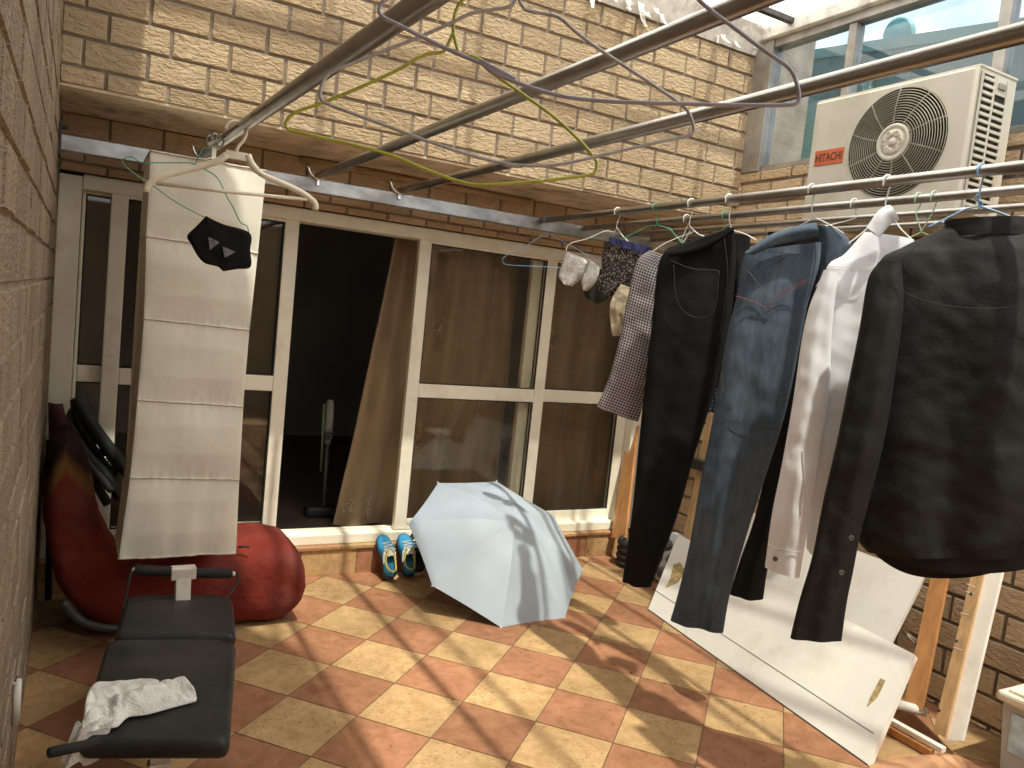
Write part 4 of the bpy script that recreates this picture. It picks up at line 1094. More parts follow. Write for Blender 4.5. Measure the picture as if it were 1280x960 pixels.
# green wire with black briefs
pl2 = Plane((.43, 2.98, 2.0), 0)
w1 = [zz3(*p) for p in ((520, 300), (490, 290), (350, 290), (220, 288), (190, 275), (160, 256), (120, 262), (105, 285), (125, 315), (200, 370), (285, 425), (420, 520), (580, 605))]
w2 = [zz3(*p) for p in ((520, 300), (590, 335), (650, 380), (700, 480), (740, 550), (780, 630), (815, 650), (828, 690))]
w3 = [zz3(*p) for p in ((520, 300), (540, 260), (560, 215), (600, 205), (612, 235))]
wire_hanger([[pl2(*p) for p in w1], [pl2(*p) for p in w2], [pl2(*p) for p in w3]], .0019, 'w_green', 'tilted dark green wire hanger holding small black briefs')
br = thing('briefs', pl2(*zz3(660, 750)), 'small black briefs with two grey triangle patches on a tilted hanger', 'underwear')
PB = Plane((.43, 2.955, 2.0), 0)
cloth('fabric', [zz3(*p) for p in ((580, 597), (530, 650), (475, 708), (500, 760), (540, 830), (585, 868), (650, 876))],
      [zz3(*p) for p in ((583, 595), (680, 640), (832, 690), (836, 790), (838, 885), (760, 898), (683, 910))], PB, .016, 'black_cloth', br, m=40, n=20, amp=.006, freq=2.2, seed=4)
for tri in (((590, 715), (655, 745), (600, 790)), ((672, 770), (745, 800), (682, 835))):
    mb = MB(); mb.prism([PB(*zz3(*p))+PB.n*.024 for p in tri], -Y3, .002); mb.build('patch', 'patch_grey', br)
# little tangle of clips near the bar
mb = MB()
for k, (dx, dz, rr2) in enumerate(((-.03, -.02, .014), (-.015, -.012, .015), (.004, -.018, .017))):
    mb.tube([V((.44+dx+rr2*cos(a)*.8, 3.30-.012*k, 2.175+dz+rr2*sin(a)*1.4)) for a in [2*pi*i/20 for i in range(20)]], .0035, 8, closed=True)
mb.obox((.425, 3.27, 2.15), (1, 0, .6), Y3, (-.6, 0, 1), .028, .008, .006, 0, .002)
tag(mb.build('hook_clips', 'dull_steel'), 'small tangle of metal hook clips on the pole end above the organiser', 'clips')

# ------------------------------------------------------------------ laundry
HX = 2.32; ZA = 2.19
GC = 'wire hangers on the clothes pole'
def hook_curve(px, py, hy, hx=HX, ztop=ZA, r=.02):
    """an S hook over a pole at (hx, hy)"""
    return [V((hx-.018, hy, ztop-.035)), V((hx-.022, hy, ztop-.012)), V((hx-.008, hy, ztop+.003)), V((hx+.012, hy, ztop+.002)), V((hx+.021, hy, ztop-.016)), V((hx+.012, hy, ztop-.045)), V((hx, hy, ztop-.075))]
def hanger_on(hy, pl, neck, arms, r, mat, label, hx=HX, group=GC, ztop=ZA):
    nk = pl(*neck); hk = hook_curve(0, 0, hy, hx, ztop); hk = hk[:-1]+[hk[-1].lerp(nk, .4), nk]
    return wire_hanger([hk]+[[pl(*p) for p in a] for a in arms], r, mat, label, group)
HD = -52     # heading of the garments' shoulder line (they hang turned towards the open side)
# empty blue hanger
pl = Plane((HX, 3.92, 2.1), -10)
hanger_on(3.92, pl, (686, 292), [[(686, 292), (672, 298), (650, 312), (632, 320), (628, 327), (636, 331), (670, 333), (705, 335)], [(686, 292), (700, 300), (722, 312), (745, 325), (750, 333), (740, 337), (705, 335)]], .0019, 'w_blue', 'empty pale blue wire hanger before the third door pane')
# grey lacy cloths
pl = Plane((HX, 3.24, 2.1), HD)
hanger_on(3.24, pl, (771, 284), [[(771, 284), (768, 290), (756, 289), (735, 298), (712, 305), (707, 315)], [(771, 284), (776, 292), (785, 302), (792, 310)]], .002, 'w_white', 'white wire hanger with two grey lacy cloths clipped on')
gs = thing('sock', pl(722, 335), 'pale grey lacy sock hanging at the left end of the white wire hanger', 'sock', 'grey lacy socks')
cloth('knit', [(708, 314), (702, 330), (698, 345), (704, 355)], [(732, 324), (735, 332), (730, 345), (716, 358)], pl, .02, 'grey_sock', gs, m=26, n=14, amp=.006, freq=1.5, seed=2)
gs = thing('sock', pl(742, 345), 'narrow grey lacy sock hanging next to the patterned shorts', 'sock', 'grey lacy socks')
cloth('knit', [(735, 323), (733, 335), (727, 350), (728, 361)], [(750, 334), (748, 345), (742, 357), (733, 364)], Plane((HX, 3.22, 2.1), HD), .018, 'grey_sock', gs, m=26, n=12, amp=.006, freq=1.5, seed=3)
gs = thing('cloth', pl(745, 375), 'dark green rag hanging below the grey socks', 'cloth')
cloth('fabric', [(748, 338), (738, 352), (730, 365), (735, 373)], [(764, 340), (764, 356), (760, 372), (748, 380)], Plane((HX+.05, 3.26, 2.1), HD), .02, 'dgreen_cloth', gs, m=24, n=12, amp=.005, freq=1.2, seed=5)
# patterned shorts
pl = Plane((HX, 2.95, 2.1), HD)
hanger_on(2.94, pl, (824, 282), [[(824, 282), (810, 283), (796, 290), (778, 298), (772, 302)], [(824, 282), (836, 286), (848, 298), (860, 306)], [(836, 284), (852, 304)]], .0021, 'w_green', 'green wire hanger holding the black patterned shorts')
g = thing('shorts', pl(790, 345), 'black floral printed shorts with a blue striped waistband', 'shorts')
cloth('fabric', [(755, 302), (752, 322), (752, 340), (746, 352), (748, 362)], [(812, 312), (806, 330), (798, 350), (786, 366), (772, 374)], pl, .035, 'floral', g, m=46, n=24, amp=.012, freq=2.2, seed=6)
cloth('waistband', [(763, 297), (762, 305)], [(817, 310), (812, 320)], pl, .022, 'blue_band', g, m=8, n=22, amp=.004, freq=3, seed=7, off=.02)
g = thing('cloth', pl(772, 395), 'crumpled beige cloth hanging beside the gingham trousers', 'cloth')
cloth('fabric', [(776, 355), (764, 375), (762, 392), (764, 410), (767, 420)], [(792, 360), (788, 380), (783, 395), (782, 408), (772, 420)], Plane((HX-.03, 2.9, 2.1), HD), .025, 'beige_cloth', g, m=30, n=16, amp=.014, freq=2.4, seed=8, crump=.02)
# gingham
pl = Plane((HX, 2.70, 2.1), HD)
hanger_on(2.70, pl, (862, 282), [[(862, 282), (866, 290), (850, 296), (830, 305), (815, 315)], [(862, 282), (872, 292), (885, 297)], [(863, 288), (852, 305), (838, 312)]], .0022, 'w_white', 'white wire hanger bearing the gingham garment')
g = thing('trousers', pl(790, 430), 'black and white gingham pyjama leg hanging left of the black jeans', 'trousers')
cloth('leg', [(812, 313), (796, 328), (783, 378), (775, 420), (762, 470), (746, 508)], [(834, 320), (830, 360), (824, 400), (815, 450), (808, 490), (798, 527)], pl, .035, 'gingham', g, m=90, n=30, amp=.010, freq=1.6, seed=9, taper=lambda t: .55+.45*t)
# black jeans
pl = Plane((HX, 2.47, 2.1), HD)
hanger_on(2.47, pl, (915, 288), [[(915, 288), (900, 292), (880, 303), (850, 315)], [(915, 288), (930, 292), (945, 300)]], .0022, 'w_white', 'white wire hanger hidden inside the black jeans waist')
g = thing('trousers', pl(860, 500), 'black jeans hanging by the waist with a back pocket', 'trousers')
cloth('leg', [(832, 312), (822, 335), (815, 400), (806, 480), (797, 570), (790, 640), (778, 726)], [(918, 284), (920, 330), (913, 400), (896, 480), (868, 570), (845, 650), (814, 733)], pl, .055, 'black_cloth', g, m=90, n=34, amp=.014, freq=1.8, seed=10, taper=lambda t: .45+.55*sin(min(1, t*3)*pi/2)-.2*t)
cloth('waist_fold', [(832, 314), (850, 308), (878, 297), (900, 290), (913, 284)], [(838, 322), (858, 320), (884, 312), (906, 300), (919, 290)], Plane((HX-.02, 2.45, 2.1), HD), .012, 'black_cloth', g, m=30, n=12, amp=.004, freq=1, seed=11, off=.022)
cloth('far_leg', [(905, 290), (912, 350), (905, 420), (895, 480)], [(938, 296), (936, 350), (925, 410), (900, 485)], Plane((HX+.10, 2.49, 2.1), HD), .035, 'black_cloth', g, m=50, n=16, amp=.01, freq=1.4, seed=12)
off = .075
for k, pts in enumerate(([(843, 328), (870, 338), (900, 340)], [(846, 333), (850, 375), (868, 396), (895, 390), (902, 340)], [(908, 300), (912, 350), (902, 420)])):
    stitch('stitching', pts, pl, off-.008*k, .0011, 'grey_stitch', g)
# denim
pl = Plane((HX, 2.05, 2.1), HD)
hanger_on(2.05, pl, (1018, 272), [[(1018, 272), (1000, 282), (975, 292), (950, 306)], [(1018, 272), (1035, 280), (1055, 292)]], .0024, 'w_grey', 'dark grey hook hanger carrying the blue jeans')
g = thing('jeans', pl(950, 520), 'washed blue denim jeans with orange and red stitching on the hanger', 'jeans')
zz = lambda x, y: (880+x/3.2, 240+y/3.2)
cloth('leg', [zz(165, 240), zz(148, 300), zz(130, 420), zz(95, 560), (900, 470), (888, 540), (876, 600), (862, 680), (848, 740), (838, 775)],
      [zz(470, 200), zz(460, 300), zz(420, 430), (1000, 430), (988, 490), (975, 540), (952, 610), (930, 680), (912, 745), (904, 791)], pl, .042, 'denim', g, m=110, n=40, amp=.013, freq=2.1, seed=13, taper=lambda t: .5+.5*sin(min(1, t*3)*pi/2)-.25*t)
cloth('waist_fold', [zz(165, 245), zz(250, 185), zz(330, 150), zz(430, 130), zz(450, 125)], [zz(200, 255), zz(280, 222), zz(370, 200), zz(440, 185), zz(470, 190)], Plane((HX-.02, 2.03, 2.1), HD), .014, 'denim', g, m=40, n=14, amp=.005, freq=1, seed=14, off=.026)
cloth('far_leg', [zz(420, 135), zz(460, 190), zz(470, 300), zz(440, 420)], [zz(540, 150), zz(590, 205), zz(570, 260), zz(500, 400)], Plane((HX+.10, 2.0, 2.1), HD), .05, 'denim', g, m=50, n=18, amp=.01, freq=1.5, seed=15)
stitch('stitching', [zz(200, 330), zz(270, 300), zz(340, 262)], pl, .046, .0016, 'dark_blue_seam', g)
stitch('stitching', [zz(180, 318), zz(230, 385), zz(280, 470)], pl, .050, .0018, 'orange_stitch', g)
stitch('stitching', [zz(130, 418), zz(200, 440), zz(282, 478)], pl, .046, .0013, 'red_stitch', g)
stitch('stitching', [zz(275, 430), zz(340, 390), zz(425, 350)], pl, .049, .0012, 'red_stitch', g)
stitch('stitching', [zz(285, 445), zz(345, 402), zz(420, 362)], pl, .049, .001, 'red_stitch', g)
stitch('stitching', [zz(190, 235), zz(290, 245), zz(400, 258)], pl, .044, .001, 'orange_stitch', g)
stitch('stitching', [zz(440, 170), zz(448, 260), zz(430, 370), zz(410, 450)], pl, .038, .0014, 'dark_blue_seam', g)
stitch('stitching', [(891, 521), (930, 528), (974, 536)], pl, .047, .0014, 'dark_blue_seam', g)
stitch('stitching', [zz(75, 720), zz(85, 790), zz(130, 850)], pl, .045, .0012, 'orange_stitch', g)
stitch('stitching', [(842, 765), (870, 776), (905, 782)], pl, .05, .0012, 'dark_blue_seam', g)
# dark trousers and navy check on the second pole
pl = Plane((2.62, 2.10, 2.1), HD)
g = thing('trousers', pl(945, 660), 'black trousers with only one leg showing behind the blue jeans', 'trousers')
cloth('leg', [(960, 290), (968, 420), (965, 540), (945, 640), (925, 700), (912, 742)], [(1040, 300), (1030, 420), (1000, 560), (975, 650), (960, 710), (954, 749)], pl, .04, 'black_cloth', g, m=70, n=22, amp=.012, freq=1.6, seed=16)
wire_hanger([hook_curve(0, 0, 2.1, 2.62, 2.19)+[pl(1000, 290)]], .002, 'w_white', 'plain white hook on the second pole above hidden black trousers', GC)
pl = Plane((2.62, 2.80, 2.1), HD)
g = thing('shirt', pl(893, 440), 'navy checked shirt peeking out between black jeans and blue jeans', 'shirt')
cloth('fabric', [(858, 300), (862, 380), (872, 440), (880, 500), (884, 514)], [(925, 305), (922, 380), (915, 440), (905, 490), (897, 516)], pl, .035, 'navy_check', g, m=50, n=20, amp=.012, freq=2, seed=17)
wire_hanger([hook_curve(0, 0, 3.07, 2.62, 2.19)+[Plane((2.62, 3.07, 2.1), HD)(852, 300)]], .002, 'w_white', 'bare white hook dangling on the second pole behind the gingham', GC)
wire_hanger([hook_curve(0, 0, 2.80, 2.62, 2.19)+[pl(890, 300)]], .0022, 'w_green', 'green wire hook on the second pole above the navy checked shirt', GC)
pl = Plane((2.62, 1.80, 2.1), HD)
wire_hanger([hook_curve(0, 0, 1.83, 2.62, 2.19)+[pl(1152, 290)], hook_curve(0, 0, 1.77, 2.62, 2.19)+[pl(1150, 292)], [pl(1152, 290), pl(1120, 305), pl(1085, 320)], [pl(1152, 290), pl(1182, 305), pl(1200, 315)]], .0022, 'w_lgreen', 'light green wire hanger pair between the white shirt and black shirt', GC)
# white shirt
pl = Plane((HX, 1.742, 2.1), HD)
hanger_on(1.742, pl, (1108, 262), [[(1108, 262), (1085, 285), (1060, 305)], [(1108, 262), (1125, 285), (1140, 300)]], .0026, 'w_white', 'white hook hanger inside the white shirt collar')
g = thing('shirt', pl(1060, 450), 'white long-sleeved shirt hanging sideways with a buttoned cuff', 'shirt')
zz = lambda x, y: (880+x/3.2, 240+y/3.2)
cloth('body', [zz(640, 160), zz(560, 250), zz(490, 305), (1027, 395), (1018, 470), (1012, 560), (1010, 640), (1008, 684)],
      [zz(840, 190), zz(840, 260), zz(820, 330), (1120, 400), (1110, 500), (1090, 580), (1050, 650), (1026, 696)], pl, .055, 'white_cloth', g, m=90, n=34, amp=.015, freq=2.0, seed=18, taper=lambda t: .5+.5*sin(min(1, t*2.5)*pi/2))
cloth('sleeve', [zz(480, 315), zz(455, 380), zz(420, 470), (1002, 430), (992, 500), (978, 580), (966, 640), (957, 706)],
      [zz(540, 330), zz(525, 430), (1040, 420), (1037, 480), (1026, 560), (1016, 620), (1008, 670), (1000, 719)], Plane((HX-.055, 1.742+.0, 2.1), HD), .03, 'white_cloth', g, m=90, n=22, amp=.009, freq=1.7, seed=19, off=.03)
cloth('collar', [zz(648, 150), zz(690, 90), zz(725, 65), zz(740, 62)], [zz(700, 190), zz(740, 140), zz(770, 125), zz(778, 118)], Plane((HX-.03, 1.72, 2.1), HD), .022, 'white_cloth', g, m=30, n=16, amp=.003, freq=1, seed=20, off=.045)
pls = Plane((HX-.055, 1.742, 2.1), HD)
stitch('stitching', [zz(490, 312), zz(600, 322), zz(675, 318)], pl, .066, .0013, 'white_stitch', g)
stitch('stitching', [zz(496, 304), zz(600, 313), zz(680, 309)], pl, .066, .0011, 'white_stitch', g)
stitch('stitching', [zz(450, 385), zz(480, 340), zz(500, 310)], pls, .064, .0013, 'white_stitch', g)
stitch('cuff_seam', [(962, 676), (985, 684), (1006, 684)], pls, .064, .0014, 'white_stitch', g)
stitch('cuff_placket', [(1004, 560), (1006, 600), (1002, 640)], pls, .062, .0016, 'white_stitch', g)
button(pls, 971, 693, .062, .0085, g)
# black shirt
pl = Plane((HX, 1.43, 2.1), HD)
hanger_on(1.43, pl, (1224, 258), [[(1224, 258), (1206, 262), (1185, 272), (1160, 284)], [(1224, 258), (1245, 264), (1275, 276)], [(1226, 240), (1219, 248), (1228, 254), (1222, 262)]], .0026, 'w_blue', 'bright blue wire hanger inside the black shirt collar')
g = thing('shirt', pl(1200, 480), 'black long-sleeved shirt seen from behind at the front of the row', 'shirt')
cloth('body', [(1180, 285), (1130, 308), (1098, 330), (1088, 400), (1082, 480), (1076, 560), (1072, 630), (1072, 672), (1084, 690)],
      [(1290, 285), (1370, 318), (1410, 350), (1415, 420), (1412, 500), (1405, 580), (1396, 640), (1385, 664), (1350, 690)], pl, .085, 'black_shirt', g, m=120, n=60, amp=.020, freq=2.6, seed=21, taper=lambda t: .4+.6*sin(min(1, t*2.6)*pi/2), crump=.009)
cloth('back_hem', [(1078, 640), (1080, 672), (1086, 690)], [(1405, 640), (1398, 662), (1388, 672)], pl, .066, 'black_shirt', g, m=24, n=50, amp=.008, freq=2.6, seed=21, off=.0)
def hem(s, v):
    p = pl(1074+322*s, 668+6*s+ (40*sin(pi*min(1, max(0, s))**.75))*v); w = max(0, 1-(2*s-1)**2)**.55
    return p+pl.n*(.080*w*(1-.12*v)+.004*sin(s*22+v))
mb = MB(); mb.grid(hem, 70, 10); mb.grid(lambda s, v: hem(s, v)-pl.n*.003, 70, 10); mb.build('shirt_tail', 'black_shirt', g)
def hem2(s, v):
    p = pl(1080+316*s, 668+6*s+(60*sin(pi*min(1, max(0, s))**.62))*v); w = max(0, 1-(2*s-1)**2)**.55
    return p-pl.n*(.070*w*(1-.1*v)+.004*sin(s*22+v))
mb = MB(); mb.grid(hem2, 70, 10); mb.grid(lambda s, v: hem2(s, v)-pl.n*.003, 70, 10); mb.build('shirt_front_tail', 'black_shirt', g)
pls = Plane((HX-.045, 1.43+.0, 2.1), HD)
cloth('sleeve', [(1097, 330), (1084, 352), (1074, 410), (1062, 470), (1046, 550), (1030, 620), (1016, 690), (1000, 745), (989, 790)],
      [(1125, 330), (1128, 380), (1120, 450), (1108, 530), (1092, 600), (1076, 660), (1066, 710), (1058, 750), (1052, 794)], pls, .042, 'black_shirt', g, m=100, n=26, amp=.012, freq=1.4, seed=22, off=.055, taper=lambda t: .6+.4*sin(pi*min(1, t*1.4)))
cloth('far_sleeve', [(1385, 335), (1402, 400), (1412, 500), (1420, 600), (1425, 700)], [(1420, 345), (1440, 400), (1455, 500), (1465, 600), (1470, 700)], pl, .045, 'black_shirt', g, m=60, n=18, amp=.01, freq=1.4, seed=23)
cloth('collar', [(1180, 276), (1182, 290), (1184, 297)], [(1290, 272), (1294, 287), (1296, 294)], pl, .055, 'black_shirt', g, m=16, n=30, amp=.002, freq=1, seed=24, off=.0)
stitch('shoulder_seam', [(1150, 306), (1120, 330), (1104, 356), (1108, 400), (1104, 450)], pl, .075, .0011, 'black_stitch', g)
stitch('yoke_seam', [(1096, 352), (1150, 378), (1220, 388), (1330, 380), (1400, 370)], pl, .118, .0010, 'black_stitch', g)
button(pls, 1064, 664, .098, .008, g); button(pls, 1052, 707, .085, .008, g)

# ------------------------------------------------------------------ exercise bench
bn = thing('exercise_bench', (.32, 2.5, 0), 'black padded sit-up bench with white post and foam grips', 'bench')
def slab(mb, outline, th, er, frame, mi=0, dome_=.0):
    """rounded pad: 2-D outline, thickness, edge radius; frame=(origin,u,v,n)"""
    o, u, v, n = frame; k = len(outline); cx = sum(p[0] for p in outline)/k; cy = sum(p[1] for p in outline)/k
    mx = max(abs(p[0]-cx) for p in outline); my = max(abs(p[1]-cy) for p in outline)
    lay = [(-th/2, 1.0, er)]
    prof = []
    for i in range(6):
        a = -pi/2+pi*i/5; prof.append((sin(a)*th/2, er*(1-cos(a))))
    verts = []
    for z, ins in prof:
        for p in outline:
            verts.append(o+u*(cx+(p[0]-cx)*(1-ins/mx))+v*(cy+(p[1]-cy)*(1-ins/my))+n*z)
    fc = [tuple(reversed(range(k)))]
    for j in range(5): fc += [(j*k+i, j*k+(i+1) % k, (j+1)*k+(i+1) % k, (j+1)*k+i) for i in range(k)]
    mb.add(verts, fc, mi, True)
    # domed top by concentric rings
    rings = 7; base = verts[-k:]; c = sum(base, V((0, 0, 0)))/k; tv = []
    for r in range(rings):
        f = 1-r/rings
        for p in base: tv.append(c+(p-c)*f+n*(dome_*(1-f*f)+.003*mnoise.noise((c+(p-c)*f)*9)))
    fc = []
    for r in range(rings-1): fc += [(r*k+i, r*k+(i+1) % k, (r+1)*k+(i+1) % k, (r+1)*k+i) for i in range(k)]
    tv.append(c+n*dome_); fc += [((rings-1)*k+i, (rings-1)*k+(i+1) % k, rings*k) for i in range(k)]
    mb.add(tv, fc, mi, True)
def round_poly(pts, r, seg=6):
    out = []; n = len(pts)
    for i in range(n):
        p0, p1, p2 = V((*pts[i-1], 0)), V((*pts[i], 0)), V((*pts[(i+1) % n], 0))
        rr2 = r[i] if isinstance(r, (list, tuple)) else r
        a = p1+(p0-p1).normalized()*rr2; b = p1+(p2-p1).normalized()*rr2
        for k in range(seg+1):
            t = k/seg; q = a*(1-t)**2+p1*2*t*(1-t)+b*t*t; out.append((q.x, q.y))
    return out
zp = .43
cA, cB, cC, cD = U(96, 927, 'z', zp), U(288, 927, 'z', zp), U(297, 796, 'z', zp), U(134, 796, 'z', zp)
ol = round_poly([(p.x, p.y) for p in (cA, cB, cC, cD)], [.03, .03, .07, .07])
mb = MB(); slab(mb, ol, .055, .02, (V((0, 0, zp-.0275)), X3, Y3, Z3), 0, .012); mb.build('seat_pad', 'vinyl', bn)
dA, dB = U(296, 793, 'z', zp-.015), U(143, 793, 'z', zp-.015)
eA, eB = U(291, 742, 'z', zp-.06), U(157, 742, 'z', zp-.06)
upn = (eA-dA).cross(dB-dA).normalized()
if upn.z < 0: upn = -upn
o3 = (dA+dB)/2; u3 = (dA-dB).normalized(); v3 = upn.cross(u3)
loc2 = lambda p: ((p-o3).dot(u3), (p-o3).dot(v3))
ol = round_poly([loc2(p) for p in (dB, dA, eA, eB)], [.025, .025, .09, .09])
mb = MB(); slab(mb, ol, .055, .02, (o3-upn*.0275, u3, v3, upn), 0, .014); mb.build('head_pad', 'vinyl', bn)
hy_, hz_ = 3.16, .485
hl, hm1, hm2, hr = U(168, 712, 'y', hy_), U(216, 715, 'y', hy_), U(242, 716, 'y', hy_), U(290, 717, 'y', hy_)
for a, b in ((hl, hm1), (hm2, hr)):
    mb = MB(); d = (b-a).normalized(); mb.tube([a, a+d*.01, b-d*.01, b], [.015, .0195, .0195, .016], 16); mb.build('foam_grip', 'foam', bn)
mb = MB(); mb.tube([hl-(hr-hl).normalized()*.008, hr+(hr-hl).normalized()*.012], .009, 12); mb.build('handle_bar', 'bench_white', bn)
mid = (hm1+hm2)/2
mb = MB(); mb.obox(mid, X3, Y3, Z3, .045, .026, .022, 0, .004); mb.bar(mid-V((0, 0, .015)), V((mid.x+.0, 3.05, .02)), .055, .05, Y3, 0, .005); mb.build('post', 'bench_white', bn)
fc_ = (cA+cB)/2; bc_ = (cC+cD)/2
mb = MB(); mb.bar(V((fc_.x+.02, fc_.y+.04, zp-.085)), V((mid.x, 3.1, zp-.12)), .05, .05, Z3, 0, .004)
mb.bar(V((fc_.x+.02, fc_.y+.06, zp-.09)), V((fc_.x+.02, fc_.y+.0, .03)), .055, .05, Y3, 0, .004)
mb.bar(V((fc_.x-.10, fc_.y, .025)), V((fc_.x+.13, fc_.y, .025)), .05, .05, Z3, 0, .004)
mb.bar(V((mid.x-.12, 3.08, .025)), V((mid.x+.12, 3.08, .025)), .05, .05, Z3, 0, .004)
mb.build('frame', 'bench_white', bn)
mb = MB(); lv0 = U(60, 941, 'y', 2.02); lv1 = U(125, 928, 'y', 2.06); mb.tube([lv0, lv0.lerp(lv1, .03), lv1], [.010, .0125, .0125], 12); mb.build('leg_lever', 'foam', bn)
mb = MB(); mb.tube(smooth_path([hl+V((-.006, 0, .01)), hl+V((-.02, -.02, -.05)), hl+V((-.03, -.05, -.16)), V((hl.x-.0, 2.95, .26))], 24), .005, 8)
mb.tube(smooth_path([hr+V((.012, 0, .012)), hr+V((.022, -.01, -.02)), hr+V((-.01, -.04, -.07)), hr+V((-.08, -.08, -.11)), V((mid.x, 2.98, .30))], 28), .005, 8); mb.build('resistance_cord', 'rubber', bn)
tw = thing('towel', U(160, 885, 'z', zp+.02), 'crumpled white towel thrown on the bench pad', 'towel')
topE = [(104, 905), (108, 875), (120, 856), (148, 853), (178, 850), (196, 851), (203, 858), (222, 860), (240, 866), (246, 874)]
botE = [(100, 912), (112, 917), (130, 911), (146, 910), (160, 898), (182, 895), (204, 889), (222, 884), (238, 880), (245, 878)]
TA = smooth_path([U(*p, 'z', zp+.012) for p in topE], 80); TB = smooth_path([U(*p, 'z', zp+.012) for p in botE], 80)
def tow(s, v):
    i = s*79; a = int(i); f = i-a; a2 = min(79, a+1)
    A = TA[a].lerp(TA[a2], f); B = TB[a].lerp(TB[a2], f)
    p = A.lerp(B, v); w = (sin(pi*v)**.5)*(min(1, s*8)*min(1, (1-s)*8))**.5
    h = w*(.020+.016*sin(7*s+5*v)+.014*abs(mnoise.noise(V((s*11, v*4, 1))))*2+.010*sin(v*13+s*3)*sin(s*9))
    return p+V((0, 0, .004+max(0, h)))
mb = MB(); mb.grid(tow, 80, 26); mb.grid(lambda s, v: tow(s, v)*.0+V((tow(s, v).x, tow(s, v).y, zp+.014)), 80, 26); mb.build('terry', 'towel', tw)
mb = MB()
def flap(s, v):
    A = U(118+40*s, 893+10*s, 'z', zp+.045); p = A+V((-.02*v-.01*sin(s*5), -.07*v, -.02*v*v+.006*sin(s*9+v*3)))
    return p
def drape(s, v):
    # end of the towel hanging over the left edge of the pad
    A = TB[int(2+s*22)]; return A+V((-.015-.03*v+.006*sin(s*14), -.006*v, .02-.10*v+.008*sin(s*11+2)))
mb.grid(drape, 20, 10); mb.grid(lambda s, v: drape(s, v)+V((.004, .003, 0)), 20, 10); mb.build('hanging_end', 'towel', tw)

# ------------------------------------------------------------------ red floor chair and folded recliner
rc = thing('floor_chair', (.45, 3.95, 0), 'red legless lounge floor chair with curved back against the left wall', 'chair')
path = [(-.02, .90), (-.015, .80), (.005, .62), (.04, .44), (.11, .27), (.24, .185), (.42, .175), (.62, .20), (.80, .205), (.93, .20), (1.03, .195)]
tks = [.05, .085, .10, .11, .125, .14, .155, .185, .205, .2, .2]
CP = smooth_path([V((x, 0, z)) for x, z in path], 170)
def tk(t):
    i = t*(len(tks)-1); a = min(len(tks)-2, int(i)); f = i-a; f = f*f*(3-2*f); return tks[a]*(1-f)+tks[a+1]*f
nu, nv = 40, 170; verts = []; att = []; faces = []
for j in range(nv):
    t = j/(nv-1); p = CP[j]; d = (CP[min(j+1, nv-1)]-CP[max(0, j-1)]).normalized(); nn = V((-d.z, 0, d.x)) if False else V((d.z, 0, -d.x)).normalized()
    th = tk(t) if j < nv-1 else .005
    if t > .84: th = .203*max(1e-6, 1-((t-.84)/.16)**3.4)**(1/3.4)
    if t < .05: th *= max(.002, 1-((.05-t)/.05)**2)**.5
    hw_ = .26
    for i in range(nu):
        a = 2*pi*i/nu; ca, sa = cos(a), sin(a)
        ex = math.copysign(abs(ca)**.45, ca); ez = math.copysign(abs(sa)**.6, sa)
        wr = .010*mnoise.noise(V((t*8, a*1.5, 3)))+.006*mnoise.noise(V((t*26, a*2.5, 7)))
        q = p+V((0, hw_*ex, 0))+nn*(th*ez+wr)+V((0, 3.93, 0))
        q.z = max(q.z, .003); q.x = max(q.x, XL+.012)
        verts.append(q); att.append((t, ex, ez))
for j in range(nv-1):
    for i in range(nu): faces.append((j*nu+i, j*nu+(i+1) % nu, (j+1)*nu+(i+1) % nu, (j+1)*nu+i))
faces.append(tuple(range(nu))); faces.append(tuple((nv-1)*nu+i for i in range(nu)))
mb = MB(); mb.add(verts, faces, 0, True); mb.build('cushion', 'red', rc, {'cloth': att})
mb = MB(); q = U(298, 684, 'y', 3.69); mb.tube([q, q+V((.03, -.012, .006)), q+V((.045, -.02, .002))], .005, 8); mb.build('strap_end', 'rubber', rc)
mb = MB(); mb.tube(smooth_path([U(78, 752, 'y', 3.63), U(100, 775, 'y', 3.63), U(130, 785, 'y', 3.6), U(160, 785, 'y', 3.6)], 20), .018, 10); mb.build('base_tube', 'grey_tube', rc)

fr_ = thing('folded_recliner', (.15, 4.2, 0), 'folded dark green recliner frame leaning behind the red floor chair', 'recliner')
zq = lambda x, y: (20+x/6, 480+y/6)
Yr = 4.24
for pts, r, mt, nm, yy in ((((455, 100), (520, 230), (620, 380), (760, 560), (900, 760)), .030, 'dgreen_pad', 'padded_rail', Yr), (((440, 120), (480, 300), (600, 480), (740, 680)), .022, 'dgreen_pad', 'padded_rail', Yr+.03),
                           (((300, 280), (380, 390), (470, 520), (560, 620), (720, 800)), .020, 'grey_tube', 'tube', Yr-.02), (((340, 300), (440, 420), (560, 560), (700, 720), (780, 850)), .026, 'dgreen_pad', 'padded_rail', Yr),
                           (((250, 420), (400, 560), (560, 700), (690, 900)), .022, 'dgreen_pad', 'padded_rail', Yr+.04)):
    mb = MB(); mb.tube(smooth_path([U(*zq(*p), 'y', yy) for p in pts], 30), r, 12); mb.build(nm, mt, fr_)
mb = MB()
def sheet(s, v):
    A = U(*zq(400+340*v, 180+480*v), 'y', Yr+.035); B = U(*zq(330+250*v, 330+420*v), 'y', Yr+.02); return A.lerp(B, s)+V((0, .01*sin(v*9+s*4), 0))
mb.grid(sheet, 10, 24); mb.grid(lambda s, v: sheet(s, v)+V((0, .006, 0)), 10, 24); mb.build('sling', 'dgreen_pad', fr_)
mb = MB()
def sh2(s, v):
    A = U(*zq(240+110*s, 140+10*s), 'y', Yr-.1); B = U(*zq(245+200*s, 470+60*s), 'y', Yr-.12); return A.lerp(B, v)+V((0, -.03*sin(pi*s)-.012*sin(v*8), 0))
